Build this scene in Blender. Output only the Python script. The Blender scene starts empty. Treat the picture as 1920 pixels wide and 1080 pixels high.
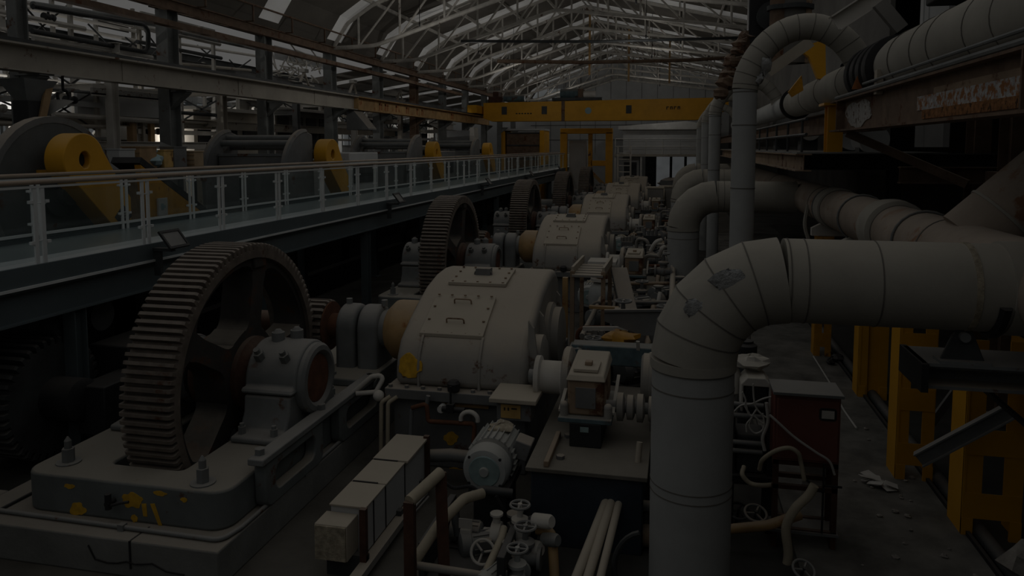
import bpy, math, random
from math import sin, cos, pi, radians, sqrt
from mathutils import Vector as V, Matrix

random.seed(7)
SC = bpy.context.scene
COL = SC.collection
# ------------------------------------------------------------------ camera
H = 4.5
PSI, PIT, FPX, CPY = radians(12.44), radians(4.7), 1400.0, 391.0
RIGHT = V((cos(PSI), sin(PSI), 0))
HOR = V((-sin(PSI), cos(PSI), 0))
FWD = HOR * cos(PIT) - V((0, 0, sin(PIT)))
UP = HOR * sin(PIT) + V((0, 0, cos(PIT)))
EYE = V((0, 0, H))


def P(px, py, X=None, Y=None, Z=None):
    """point of the hall measured on the photograph: the ray of a pixel met with a plane of the building"""
    d = FWD + RIGHT * ((px - 960) / FPX) + UP * ((CPY - py) / FPX)
    if Y is not None:
        t = Y / d.y
    elif X is not None:
        t = X / d.x
    else:
        t = (Z - H) / d.z
    return EYE + d * t


cam = bpy.data.cameras.new('camera')
cam.sensor_width = 36.0
cam.lens = FPX / 1920 * 36.0
cam.shift_y = -(540 - CPY) / 1920
cam.clip_end = 400
co = bpy.data.objects.new('camera', cam)
COL.objects.link(co)
m3 = Matrix((RIGHT, UP, -FWD)).transposed()
co.matrix_world = Matrix.Translation(EYE) @ m3.to_4x4()
SC.camera = co
SC.view_settings.view_transform = 'Standard'
SC.view_settings.look = 'None'
SC.view_settings.gamma = 1
SC.view_settings.use_curve_mapping = False
SC.view_settings.exposure = -2.9


# ------------------------------------------------------------------ mesh builder
class MB:
    def __init__(s):
        s.v = []
        s.f = []

    def add(s, vs, fs, M=None):
        b = len(s.v)
        s.v += [tuple(M @ V(v)) if M is not None else tuple(v) for v in vs]
        s.f += [[b + i for i in f] for f in fs]
        return s

    def bx(s, x0, x1, y0, y1, z0, z1, M=None):
        vs = [(x, y, z) for z in (z0, z1) for y in (y0, y1) for x in (x0, x1)]
        return s.add(vs, [(0, 2, 3, 1), (4, 5, 7, 6), (0, 1, 5, 4), (2, 6, 7, 3), (0, 4, 6, 2), (1, 3, 7, 5)], M)

    def box(s, c, d, rz=0.0, rx=0.0, ry=0.0):
        M = Matrix.Translation(V(c)) @ Matrix.Rotation(rz, 4, 'Z') @ Matrix.Rotation(ry, 4, 'Y') @ Matrix.Rotation(rx, 4, 'X')
        return s.bx(-d[0] / 2, d[0] / 2, -d[1] / 2, d[1] / 2, -d[2] / 2, d[2] / 2, M)

    def frame(s, p, q, up=(0, 0, 1)):
        p, q = V(p), V(q)
        a = (q - p).normalized()
        u = V(up)
        if abs(a.dot(u)) > .98:
            u = V((0, 1, 0)) if abs(a.y) < .9 else V((1, 0, 0))
        side = a.cross(u).normalized()
        u = side.cross(a).normalized()
        return p, q, a, side, u

    def bar(s, p, q, w, h, up=(0, 0, 1), ox=0.0, oz=0.0):
        p, q, a, sd, u = s.frame(p, q, up)
        L = (q - p).length
        M = Matrix((sd, a, u)).transposed().to_4x4()
        M.translation = p + sd * ox + u * oz
        return s.bx(-w / 2, w / 2, 0, L, -h / 2, h / 2, M)

    def ib(s, p, q, h, w, t=.025, up=(0, 0, 1)):
        s.bar(p, q, w, t, up, oz=h / 2 - t / 2)
        s.bar(p, q, w, t, up, oz=-h / 2 + t / 2)
        return s.bar(p, q, t * .8, h - 2 * t, up)

    def chan(s, p, q, h, w, t=.02, up=(0, 0, 1), flip=1):
        s.bar(p, q, w, t, up, ox=flip * w / 2, oz=h / 2 - t / 2)
        s.bar(p, q, w, t, up, ox=flip * w / 2, oz=-h / 2 + t / 2)
        return s.bar(p, q, t, h, up)

    def tube(s, pts, r, n=12, cap=True, closed=False):
        pts = [V(p) for p in pts]
        m = len(pts)
        rs = r if isinstance(r, (list, tuple)) else [r] * m
        tang = []
        for i in range(m):
            a = pts[(i + 1) % m] if (closed or i < m - 1) else pts[i]
            b = pts[i - 1] if (closed or i > 0) else pts[i]
            tang.append((a - b).normalized())
        t = tang[0]
        u = V((0, 0, 1)) if abs(t.z) < .9 else V((0, 1, 0))
        sd = t.cross(u).normalized()
        vs, fs = [], []
        for i in range(m):
            t = tang[i]
            sd = (sd - t * sd.dot(t)).normalized()
            w = t.cross(sd)
            for k in range(n):
                a = 2 * pi * k / n
                vs.append(pts[i] + (sd * cos(a) + w * sin(a)) * rs[i])
        for i in range(m if closed else m - 1):
            j = (i + 1) % m
            for k in range(n):
                l = (k + 1) % n
                fs.append((i * n + k, j * n + k, j * n + l, i * n + l))
        if cap and not closed:
            fs.append(tuple(range(n)))
            fs.append(tuple((m - 1) * n + k for k in reversed(range(n))))
        return s.add(vs, fs)

    def cyl(s, p, q, r, n=20, r2=None):
        return s.tube([p, q], [r, r if r2 is None else r2], n)

    def lathe(s, prof, o, ax=(0, 0, 1), n=28):
        """prof: (radius, distance along the axis)"""
        o, a = V(o), V(ax).normalized()
        return s.tube_prof([(o + a * h, max(r, .0005)) for r, h in prof], a, n)

    def tube_prof(s, pr, a, n):
        u = V((0, 0, 1)) if abs(a.z) < .9 else V((0, 1, 0))
        sd = a.cross(u).normalized()
        w = a.cross(sd)
        vs, fs = [], []
        for c, r in pr:
            for k in range(n):
                t = 2 * pi * k / n
                vs.append(c + (sd * cos(t) + w * sin(t)) * r)
        m = len(pr)
        for i in range(m - 1):
            for k in range(n):
                l = (k + 1) % n
                fs.append((i * n + k, (i + 1) * n + k, (i + 1) * n + l, i * n + l))
        fs.append(tuple(range(n)))
        fs.append(tuple((m - 1) * n + k for k in reversed(range(n))))
        return s.add(vs, fs)

    @staticmethod
    def to3(p, plane, a):
        return {'x': (a, p[0], p[1]), 'y': (p[0], a, p[1]), 'z': (p[0], p[1], a)}[plane]

    def prism(s, pts, plane, a, b):
        n = len(pts)
        vs = [s.to3(p, plane, a) for p in pts] + [s.to3(p, plane, b) for p in pts]
        fs = [tuple(reversed(range(n))), tuple(range(n, 2 * n))]
        fs += [(i, (i + 1) % n, n + (i + 1) % n, n + i) for i in range(n)]
        return s.add(vs, fs)

    def ringprism(s, outer, inner, plane, a, b, walls=True):
        """a plate with a hole; both loops have the same number of points"""
        n = len(outer)
        vs = [s.to3(p, plane, h) for h in (a, b) for L in (outer, inner) for p in L]
        fs = []
        for i in range(n):
            j = (i + 1) % n
            fs.append((i, n + i, n + j, j))
            fs.append((2 * n + i, 2 * n + j, 3 * n + j, 3 * n + i))
            if walls:
                fs.append((i, j, 2 * n + j, 2 * n + i))
            fs.append((n + i, 3 * n + i, 3 * n + j, n + j))
        return s.add(vs, fs)

    def ball(s, c, r, n=10, sz=1.0):
        return s.lathe([(r * sin(pi * i / 8), -r * sz * cos(pi * i / 8)) for i in range(9)], c, (0, 0, 1), n)

    def blob(s, c, r, seed=0, sx=1, sy=1, sz=1, n=10):
        rd = random.Random(seed)
        vs, fs = [], []
        m = 6
        for i in range(m + 1):
            for k in range(n):
                q = r * (1 + rd.uniform(-.28, .28))
                t, p = pi * i / m, 2 * pi * k / n
                vs.append((c[0] + q * sin(t) * cos(p) * sx, c[1] + q * sin(t) * sin(p) * sy, c[2] + q * cos(t) * sz))
        for i in range(m):
            for k in range(n):
                l = (k + 1) % n
                fs.append((i * n + k, (i + 1) * n + k, (i + 1) * n + l, i * n + l))
        return s.add(vs, fs)


def rrect(x0, x1, y0, y1, r, n=5):
    pts = []
    for cx, cy, a0 in ((x1 - r, y1 - r, 0), (x0 + r, y1 - r, 90), (x0 + r, y0 + r, 180), (x1 - r, y0 + r, 270)):
        for i in range(n + 1):
            a = radians(a0 + 90 * i / n)
            pts.append((cx + r * cos(a), cy + r * sin(a)))
    return pts


def circ(cx, cy, r, n=24, a0=0.0, a1=2 * pi):
    full = abs(a1 - a0 - 2 * pi) < 1e-6
    return [(cx + r * cos(a0 + (a1 - a0) * i / (n if full else n - 1)), cy + r * sin(a0 + (a1 - a0) * i / (n if full else n - 1))) for i in range(n)]


def bend(pts, R, n=6):
    """a polyline with its corners rounded to radius R"""
    pts = [V(p) for p in pts]
    out = [pts[0]]
    for i in range(1, len(pts) - 1):
        a, b, c = pts[i - 1], pts[i], pts[i + 1]
        u, w = (a - b).normalized(), (c - b).normalized()
        ang = u.angle(w)
        if ang > 3.1:
            out.append(b)
            continue
        d = min(R / math.tan(ang / 2), (a - b).length * .49, (c - b).length * .49)
        rr = d * math.tan(ang / 2)
        bis = (u + w).normalized()
        cc = b + bis * (rr / sin(ang / 2))
        s0, s1 = b + u * d - cc, b + w * d - cc
        th = s0.angle(s1)
        for k in range(n + 1):
            f = k / n
            out.append(cc + (s0 * sin((1 - f) * th) + s1 * sin(f * th)) / sin(th))
    out.append(pts[-1])
    return out


def spline(pts, n=8):
    pts = [V(p) for p in pts]
    q = [pts[0] * 2 - pts[1]] + pts + [pts[-1] * 2 - pts[-2]]
    out = []
    for i in range(1, len(q) - 2):
        for k in range(n):
            t = k / n
            a, b, c, d = q[i - 1:i + 3]
            out.append(.5 * ((2 * b) + (c - a) * t + (2 * a - 5 * b + 4 * c - d) * t * t + (3 * b - a - 3 * c + d) * t ** 3))
    out.append(pts[-1])
    return out


# ------------------------------------------------------------------ objects
def obj(name, mb, mat, parent=None, bev=0.0, smooth=38, seg=2):
    """one mesh object; a part of separate pieces becomes one part per piece"""
    if parent is not None and name not in PATTERN and parent.get('kind') is None:
        cl = clusters(mb)
        if len(cl) > 1:
            return [mesh(name, c, mat, parent, bev, smooth, seg) for c in cl][0]
    return mesh(name, mb, mat, parent, bev, smooth, seg)


def mesh(name, mb, mat, parent=None, bev=0.0, smooth=38, seg=2):
    me = bpy.data.meshes.new(name)
    off = V(parent_loc(parent)) if parent is not None else V((0, 0, 0))
    me.from_pydata([(V(v) - off)[:] for v in mb.v], [], mb.f)
    me.validate()
    me.update()
    import bmesh
    bm = bmesh.new()
    bm.from_mesh(me)
    bmesh.ops.recalc_face_normals(bm, faces=bm.faces)
    bm.to_mesh(me)
    bm.free()
    if smooth:
        me.shade_smooth()
        me.set_sharp_from_angle(angle=radians(smooth))
    me.materials.append(M[mat])
    o = bpy.data.objects.new(name, me)
    COL.objects.link(o)
    if parent is not None:
        o.parent = parent
    if bev:
        b = o.modifiers.new('bevel', 'BEVEL')
        b.width = bev
        b.segments = seg
        b.limit_method = 'ANGLE'
        b.angle_limit = radians(40)
        b.use_clamp_overlap = True
        b.harden_normals = False
    return o


PATTERN = {'lettering', 'plate_lettering', 'web_lattice', 'lattice', 'cooling_fin', 'cowl_screw', 'window_bar', 'panel_joint', 'printed_mark', 'crack', 'spoke',
           'opening_panel', 'handle', 'wheel_web', 'railing', 'tuft', 'seam', 'mitre_seam', 'breather', 'drain_cock', 'dirt_crust', 'crumpled_foil', 'top_casting',
           'flaking_patch', 'paint_patch', 'pipe_rail', 'wheel', 'fan_cowl', 'terminal_box', 'valve_body', 'machine', 'label_plate', 'link_rod', 'skid', 'door_1', 'beam', 'body', 'housing', 'shaft', 'stand'}


def clusters(mb):
    """the separate pieces of a builder: islands whose boxes touch count as one piece"""
    n = len(mb.v)
    pr = list(range(n))

    def find(i):
        while pr[i] != i:
            pr[i] = pr[pr[i]]
            i = pr[i]
        return i
    for f in mb.f:
        a = find(f[0])
        for j in f[1:]:
            pr[find(j)] = a
    isl = {}
    for i in range(n):
        isl.setdefault(find(i), []).append(i)
    g = []
    for ids in isl.values():
        lo = [min(mb.v[i][k] for i in ids) for k in range(3)]
        hi = [max(mb.v[i][k] for i in ids) for k in range(3)]
        hit = [c for c in g if all(c[1][k] > lo[k] - .004 and c[0][k] < hi[k] + .004 for k in range(3))]
        new = [lo, hi, list(ids)]
        for c in hit:
            new = [[min(a, b) for a, b in zip(new[0], c[0])], [max(a, b) for a, b in zip(new[1], c[1])], new[2] + c[2]]
            g.remove(c)
        again = True
        while again:
            again = False
            for c in list(g):
                if all(c[1][k] > new[0][k] - .004 and c[0][k] < new[1][k] + .004 for k in range(3)):
                    new = [[min(a, b) for a, b in zip(new[0], c[0])], [max(a, b) for a, b in zip(new[1], c[1])], new[2] + c[2]]
                    g.remove(c)
                    again = True
        g.append(new)
    if len(g) < 2:
        return [mb]
    where = {}
    for k, c in enumerate(g):
        for i in c[2]:
            where[i] = k
    out = [MB() for _ in g]
    idx = {}
    for i in range(n):
        o = out[where[i]]
        idx[i] = len(o.v)
        o.v.append(mb.v[i])
    for f in mb.f:
        out[where[f[0]]].f.append([idx[i] for i in f])
    return out


def parent_loc(p):
    l = V((0, 0, 0))
    while p is not None:
        l += p.location
        p = p.parent
    return l


def tag(o, label, cat, group=None):
    o['label'] = label
    o['category'] = cat
    if group:
        o['group'] = group
    return o


def thing(name, label, cat, loc=(0, 0, 0), group=None):
    o = bpy.data.objects.new(name, None)
    o.empty_display_size = .2
    COL.objects.link(o)
    o.location = loc
    return tag(o, label, cat, group)


def one(name, mb, mat, label, cat, group=None, bev=0.0, smooth=38):
    return tag(obj(name, mb, mat, None, bev, smooth), label, cat, group)


def struct(name, mb, mat, parent=None, bev=0.0, smooth=0):
    o = obj(name, mb, mat, parent, bev, smooth)
    if parent is None:
        o['kind'] = 'structure'
    return o


KIDS = {}


def dup(root, dx, dy, dz=0, label=None, group=None):
    kids = [o for o in bpy.data.objects if o.parent == root]
    r = root.copy()
    COL.objects.link(r)
    r.location = V(root.location) + V((dx, dy, dz))
    if label:
        r['label'] = label
    if group:
        r['group'] = group
    for k in kids:
        c = k.copy()
        COL.objects.link(c)
        c.parent = r
        for g in [o for o in bpy.data.objects if o.parent == k]:
            d = g.copy()
            COL.objects.link(d)
            d.parent = c
    return r


ORD = ['first', 'second', 'third', 'fourth', 'fifth', 'sixth', 'seventh', 'eighth', 'ninth', 'tenth', 'eleventh', 'twelfth',
       'thirteenth', 'fourteenth', 'fifteenth', 'sixteenth']

# ------------------------------------------------------------------ materials
M = {}


def mat(name, col, rough=.75, metal=0.0, var=.3, scale=2.5, dust=None, dusty=0.0, rust=0.0, rustcol=(.10, .04, .018), bump=0.0, bscale=30, spec=.3, rscale=2.2):
    m = bpy.data.materials.new(name)
    m.use_nodes = True
    nt = m.node_tree
    N, L = nt.nodes, nt.links
    bs = N['Principled BSDF']
    bs.inputs['Roughness'].default_value = rough
    bs.inputs['Metallic'].default_value = metal
    bs.inputs['Specular IOR Level'].default_value = spec
    tc = N.new('ShaderNodeTexCoord')

    def noise(sc, det=6, ro=.6):
        n = N.new('ShaderNodeTexNoise')
        n.inputs['Scale'].default_value = sc
        n.inputs['Detail'].default_value = det
        n.inputs['Roughness'].default_value = ro
        L.new(tc.outputs['Object'], n.inputs['Vector'])
        return n

    def ramp(src, a, b):
        r = N.new('ShaderNodeMapRange')
        r.inputs['From Min'].default_value = a
        r.inputs['From Max'].default_value = b
        L.new(src, r.inputs['Value'])
        return r

    def mix(fac, a, b):
        x = N.new('ShaderNodeMix')
        x.data_type = 'RGBA'
        L.new(fac, x.inputs[0])
        for s, v in ((6, a), (7, b)):
            if isinstance(v, tuple):
                x.inputs[s].default_value = (*v, 1)
            else:
                L.new(v, x.inputs[s])
        return x.outputs[2]

    n1 = noise(scale)
    r1 = ramp(n1.outputs['Fac'], .3, .7)
    c = mix(r1.outputs['Result'], tuple(max(0, k * (1 - var)) for k in col), tuple(min(1, k * (1 + var * .6)) for k in col))
    if rust:
        n2 = noise(rscale, 8, .65)
        r2 = ramp(n2.outputs['Fac'], .62 - rust * .3, .68 - rust * .25)
        c = mix(r2.outputs['Result'], c, rustcol)
    if dusty:
        g = N.new('ShaderNodeNewGeometry')
        sx = N.new('ShaderNodeSeparateXYZ')
        L.new(g.outputs['Normal'], sx.inputs[0])
        n3 = noise(scale * 3, 5)
        ad = N.new('ShaderNodeMath')
        ad.operation = 'MULTIPLY_ADD'
        L.new(n3.outputs['Fac'], ad.inputs[0])
        ad.inputs[1].default_value = .5
        L.new(sx.outputs['Z'], ad.inputs[2])
        r3 = ramp(ad.outputs[0], .55, 1.15)
        mu = N.new('ShaderNodeMath')
        mu.operation = 'MULTIPLY'
        L.new(r3.outputs['Result'], mu.inputs[0])
        mu.inputs[1].default_value = dusty
        c = mix(mu.outputs[0], c, dust or (.36, .31, .25))
    L.new(c, bs.inputs['Base Color'])
    if bump:
        nb = noise(bscale, 6, .7)
        b = N.new('ShaderNodeBump')
        b.inputs['Strength'].default_value = bump
        b.inputs['Distance'].default_value = .02
        L.new(nb.outputs['Fac'], b.inputs['Height'])
        L.new(b.outputs['Normal'], bs.inputs['Normal'])
    M[name] = m
    return m


DUST = (.40, .34, .27)
mat('concrete', (.17, .165, .15), .9, var=.35, scale=1.3, bump=.4, bscale=14, dust=DUST, dusty=.35)
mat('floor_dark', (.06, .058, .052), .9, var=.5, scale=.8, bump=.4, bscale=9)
mat('floor_dust', (.115, .107, .092), .95, var=.4, scale=.9, bump=.5, bscale=9)
mat('walk_concrete', (.16, .155, .14), .95, var=.5, scale=1.7, bump=.6, bscale=6)
mat('plinth', (.20, .205, .195), .9, var=.3, scale=1.2, bump=.5, bscale=5, dust=DUST, dusty=.5)
mat('tan', (.285, .275, .255), .8, var=.18, scale=1.1, dust=(.43, .375, .30), dusty=.85, rust=.03, rscale=3)
mat('tan_lt', (.43, .385, .315), .8, var=.15, scale=1.6, dust=(.45, .4, .32), dusty=.6)
mat('tan_rust', (.30, .22, .15), .8, var=.25, scale=2, rust=.25, dust=DUST, dusty=.5)
mat('orange_tan', (.42, .27, .12), .8, var=.3, scale=2, rust=.12, rustcol=(.3, .11, .03), dust=DUST, dusty=.5)
mat('steel_grey', (.19, .20, .20), .65, var=.25, scale=1.7, dust=(.33, .31, .28), dusty=.65, rust=.03)
mat('teal_grey', (.155, .172, .172), .6, var=.25, scale=1.5, dust=(.32, .29, .24), dusty=.85, rust=.04)
mat('casing_grey', (.17, .175, .175), .7, var=.3, scale=1.2, dust=DUST, dusty=.7, rust=.04)
mat('disc_dark', (.105, .112, .112), .7, var=.3, scale=1.2, rust=.03)
mat('dark_steel', (.055, .06, .062), .6, var=.4, scale=2, dust=(.2, .18, .16), dusty=.4)
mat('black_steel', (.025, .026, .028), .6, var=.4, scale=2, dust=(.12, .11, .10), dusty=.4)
mat('tank_lid', (.15, .14, .12), .85, var=.35, scale=2, dust=(.3, .27, .22), dusty=.4)
mat('navy', (.035, .045, .06), .55, var=.35, scale=2, dust=(.2, .18, .15), dusty=.5)
mat('gear_tooth', (.20, .17, .145), .62, .3, var=.35, scale=6, dust=(.26, .225, .19), dusty=.8, rust=.03)
mat('gear_web', (.055, .051, .047), .7, .1, var=.4, scale=2.2, rust=.22, rustcol=(.09, .045, .026), bump=.3, bscale=12, dust=(.25, .22, .18), dusty=.6)
mat('rust', (.14, .062, .034), .85, var=.4, scale=5, bump=.3)
mat('rust_dk', (.085, .042, .028), .85, var=.4, scale=4, dust=(.25, .2, .16), dusty=.5)
mat('brown_beam', (.17, .115, .08), .85, var=.35, scale=3, rust=.15, dust=DUST, dusty=.5)
mat('yellow', (.66, .33, .018), .5, var=.12, scale=1.4, dust=(.5, .38, .2), dusty=.35)
mat('yellow_worn', (.55, .27, .02), .6, var=.3, scale=4, rust=.14, dust=DUST, dusty=.35)
mat('yellow_pale', (.62, .40, .14), .7, var=.3, scale=3, rust=.1)
mat('white_paint', (.55, .55, .53), .6, var=.15, scale=2)
mat('off_white', (.58, .56, .52), .75, var=.18, scale=1.5, dust=(.42, .38, .3), dusty=.5)
mat('girder_tan', (.40, .37, .32), .75, var=.2, scale=.8, rust=.03, dust=DUST, dusty=.4)
mat('column_grey', (.20, .21, .205), .65, var=.3, scale=1.6, rust=.05)
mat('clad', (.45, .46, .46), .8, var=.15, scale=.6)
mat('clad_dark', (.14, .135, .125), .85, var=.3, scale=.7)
mat('roof_sheet', (.20, .185, .165), .85, var=.3, scale=.5)
mat('truss_white', (.50, .48, .44), .7, var=.25, scale=3, rust=.05)
mat('lag', (.34, .325, .285), .85, var=.16, scale=1.2, bump=.25, bscale=3, dust=(.42, .385, .32), dusty=.45)
mat('lag_grey', (.35, .36, .355), .8, var=.12, scale=1.4, bump=.2, bscale=3, dust=(.4, .37, .31), dusty=.3)
mat('lag_warm', (.33, .275, .225), .85, var=.25, scale=1.6, bump=.3, bscale=4, rust=.10, rustcol=(.24, .13, .075), dust=(.42, .36, .3), dusty=.4)
mat('lag_seam', (.15, .14, .125), .85, var=.2)
mat('foil', (.42, .43, .43), .35, .6, var=.4, scale=8, bump=.8, bscale=18)
mat('fibre', (.42, .37, .28), .95, var=.45, scale=14, bump=.8, bscale=40)
mat('rubber', (.02, .02, .021), .7, var=.3)
mat('cabinet_red', (.20, .072, .056), .6, var=.2, scale=1.3)
mat('cable_white', (.50, .49, .46), .6, var=.12)
mat('hose_cream', (.42, .37, .28), .75, var=.2, scale=3)
mat('fascia', (.10, .125, .135), .55, var=.15, scale=.8)
mat('deck_teal', (.17, .21, .215), .3, var=.15, scale=.6, spec=.5)
mat('deck_pale', (.46, .50, .51), .35, var=.1, scale=.6, spec=.5)
mat('rail_wood', (.40, .32, .25), .5, var=.15, scale=2)
mat('rail_steel', (.66, .69, .69), .45, 0, var=.1)
mat('motor_grey', (.38, .40, .395), .6, var=.18, scale=3, dust=(.42, .39, .33), dusty=.5)
mat('motor_teal', (.25, .34, .34), .6, var=.25, scale=6)
mat('blue_old', (.10, .15, .17), .65, var=.4, scale=4, rust=.08, dust=DUST, dusty=.5)
mat('wood', (.36, .24, .13), .85, var=.3, scale=3)
mat('card', (.40, .30, .19), .9, var=.2, scale=3)
mat('paper', (.52, .51, .48), .9, var=.2, scale=5)
mat('rubble', (.33, .31, .28), .95, var=.4, scale=6, bump=.6, bscale=12)
mat('paint_yellow', (.62, .36, .03), .7, var=.3, scale=9)
mat('rust_flaky', (.50, .50, .50), .9, var=.35, scale=10, bump=.9, bscale=26, rust=.5, rustcol=(.33, .15, .06), rscale=11)
mat('rust_orange', (.32, .15, .06), .95, var=.6, scale=16, bump=1, bscale=30, rust=.25, rustcol=(.06, .035, .02), rscale=12)
mat('peel_white', (.42, .41, .39), .85, var=.4, scale=9, rust=.3, rustcol=(.09, .06, .04), rscale=9)
mat('letter_red', (.36, .14, .05), .8, var=.4, scale=9)
mat('letter_dark', (.05, .04, .03), .8, var=.2)
mat('plate_blue', (.30, .42, .45), .6, var=.2)


def emit(name, col, s):
    m = bpy.data.materials.new(name)
    m.use_nodes = True
    N, L = m.node_tree.nodes, m.node_tree.links
    bs = N['Principled BSDF']
    bs.inputs['Base Color'].default_value = (*[k * .6 for k in col], 1)
    bs.inputs['Roughness'].default_value = .6
    tc = N.new('ShaderNodeTexCoord')
    n = N.new('ShaderNodeTexNoise')
    n.inputs['Scale'].default_value = .9
    n.inputs['Detail'].default_value = 5
    L.new(tc.outputs['Object'], n.inputs['Vector'])
    r = N.new('ShaderNodeMapRange')
    r.inputs['From Min'].default_value = .3
    r.inputs['From Max'].default_value = .7
    r.inputs['To Min'].default_value = s * .75
    r.inputs['To Max'].default_value = s * 1.1
    L.new(n.outputs['Fac'], r.inputs['Value'])
    bs.inputs['Emission Color'].default_value = (*col, 1)
    L.new(r.outputs['Result'], bs.inputs['Emission Strength'])
    M[name] = m


emit('skylight', (1, .99, .96), .40)      # daylight in translucent roof sheets
emit('daylit_pane', (.93, .98, 1), .32)   # daylight in dusty window panes
emit('daylit_blue', (.80, .93, 1), .26)


def glass(name, col, fac):
    m = bpy.data.materials.new(name)
    m.use_nodes = True
    N, L = m.node_tree.nodes, m.node_tree.links
    N.remove(N['Principled BSDF'])
    t = N.new('ShaderNodeBsdfTransparent')
    t.inputs[0].default_value = (*col, 1)
    d = N.new('ShaderNodeBsdfDiffuse')
    d.inputs[0].default_value = (.42, .5, .5, 1)
    g = N.new('ShaderNodeBsdfGlossy')
    g.inputs['Roughness'].default_value = .05
    a = N.new('ShaderNodeMixShader')
    a.inputs[0].default_value = fac
    L.new(t.outputs[0], a.inputs[1])
    L.new(d.outputs[0], a.inputs[2])
    b = N.new('ShaderNodeMixShader')
    b.inputs[0].default_value = .03
    L.new(a.outputs[0], b.inputs[1])
    L.new(g.outputs[0], b.inputs[2])
    L.new(b.outputs[0], N['Material Output'].inputs[0])
    M[name] = m


glass('glass', (.955, .975, .975), .025)
# roof sheets: translucency added so sky light brightens the roof and bays
m_ = M['roof_sheet']
N, L = m_.node_tree.nodes, m_.node_tree.links
tr = N.new('ShaderNodeBsdfTranslucent')
tr.inputs[0].default_value = (.30, .285, .255, 1)
mx = N.new('ShaderNodeMixShader')
mx.inputs[0].default_value = .42
L.new(N['Principled BSDF'].outputs[0], mx.inputs[1])
L.new(tr.outputs[0], mx.inputs[2])
L.new(mx.outputs[0], N['Material Output'].inputs[0])
glass('dusty_glass', (.85, .88, .9), .12)

# ------------------------------------------------------------------ world: an overcast sky
w = bpy.data.worlds.new('sky')
SC.world = w
w.use_nodes = True
N, L = w.node_tree.nodes, w.node_tree.links
bg = N['Background']
tc = N.new('ShaderNodeTexCoord')
sx = N.new('ShaderNodeSeparateXYZ')
L.new(tc.outputs['Generated'], sx.inputs[0])
mr = N.new('ShaderNodeMapRange')
mr.inputs['From Min'].default_value = -.1
mr.inputs['From Max'].default_value = .75
mr.inputs['To Min'].default_value = .5
mr.inputs['To Max'].default_value = 1.0
L.new(sx.outputs['Z'], mr.inputs['Value'])
L.new(mr.outputs['Result'], bg.inputs['Strength'])
bg.inputs['Color'].default_value = (1, .985, .955, 1)
FILL_W = 300
# =================================================================== the hall
FARY = 72.0
struct('floor', MB().bx(-7.6, 14, -9.3, FARY, -.3, 0), 'floor_dust')
struct('floor_pit', MB().bx(-1.75, 1.3, 6.0, 46, 0, .012), 'floor_dark')  # dark sheet: the deep shade of the pit put into the floor colour
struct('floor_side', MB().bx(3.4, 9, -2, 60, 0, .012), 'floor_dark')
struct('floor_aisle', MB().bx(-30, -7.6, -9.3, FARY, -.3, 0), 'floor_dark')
RIDGE = -5.5
PROF = [(-14.3, 8.35), (-14.0, 8.9), (-13.4, 9.8), (-12.3, 10.5), (-5.5, 12.95), (4.6, 10.6)]


def roof_z(x):
    for (a, za), (b, zb) in zip(PROF, PROF[1:]):
        if a <= x <= b:
            return za + (zb - za) * (x - a) / (b - a)
    return 10.6


# the sheets of the roof bays that reach into view (the near bays of the ridge lie above the frame)
BAY = 5.1
cm = MB()
sky = []
for k in range(1, 12):
    y0 = 13.5 + BAY * k
    y1 = min(y0 + BAY, FARY)
    if y0 >= FARY:
        break
    for (xa, za), (xb, zb) in zip(PROF, PROF[1:]):
        n = max(1, int(abs(xb - xa) / 1.7))
        for i in range(n):
            p, q = xa + (xb - xa) * i / n, xa + (xb - xa) * (i + 1) / n
            zp, zq = roof_z(p), roof_z(q)
            if y1 < max(zp, zq) * 3.0 - 6.5 and y0 < 33:
                continue
            s0, s1 = y0 - .3, y0 + 1.0
            cut = -14.2 < p
            for ya, yb in ((s1, y1 - .3),) if cut else ((y0 - .3, y1 - .3),):
                cm.add([(p, ya, zp), (q, ya, zq), (q, yb, zq), (p, yb, zp), (p, ya, zp + .05), (q, ya, zq + .05), (q, yb, zq + .05), (p, yb, zp + .05)],
                       [(0, 1, 2, 3), (7, 6, 5, 4), (0, 4, 5, 1), (1, 5, 6, 2), (2, 6, 7, 3), (3, 7, 4, 0)])
            if cut:
                sky.append((k, p, q, zp, zq, s0, s1))
struct('ceiling', cm, 'roof_sheet')
wn = 0
for k in sorted({s[0] for s in sky}):
    for side in (0, 1):
        b = MB()
        for (kk, p, q, zp, zq, s0, s1) in sky:
            if kk == k and (p < RIDGE - .01) == (side == 0):
                b.add([(p, s0, zp), (q, s0, zq), (q, s1, zq), (p, s1, zp), (p, s0, zp + .04), (q, s0, zq + .04), (q, s1, zq + .04), (p, s1, zp + .04)],
                      [(0, 1, 2, 3), (7, 6, 5, 4), (0, 4, 5, 1), (1, 5, 6, 2), (2, 6, 7, 3), (3, 7, 4, 0)])
        if b.v:
            wn += 1
            struct('window_%d' % wn, b, 'skylight')
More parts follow.
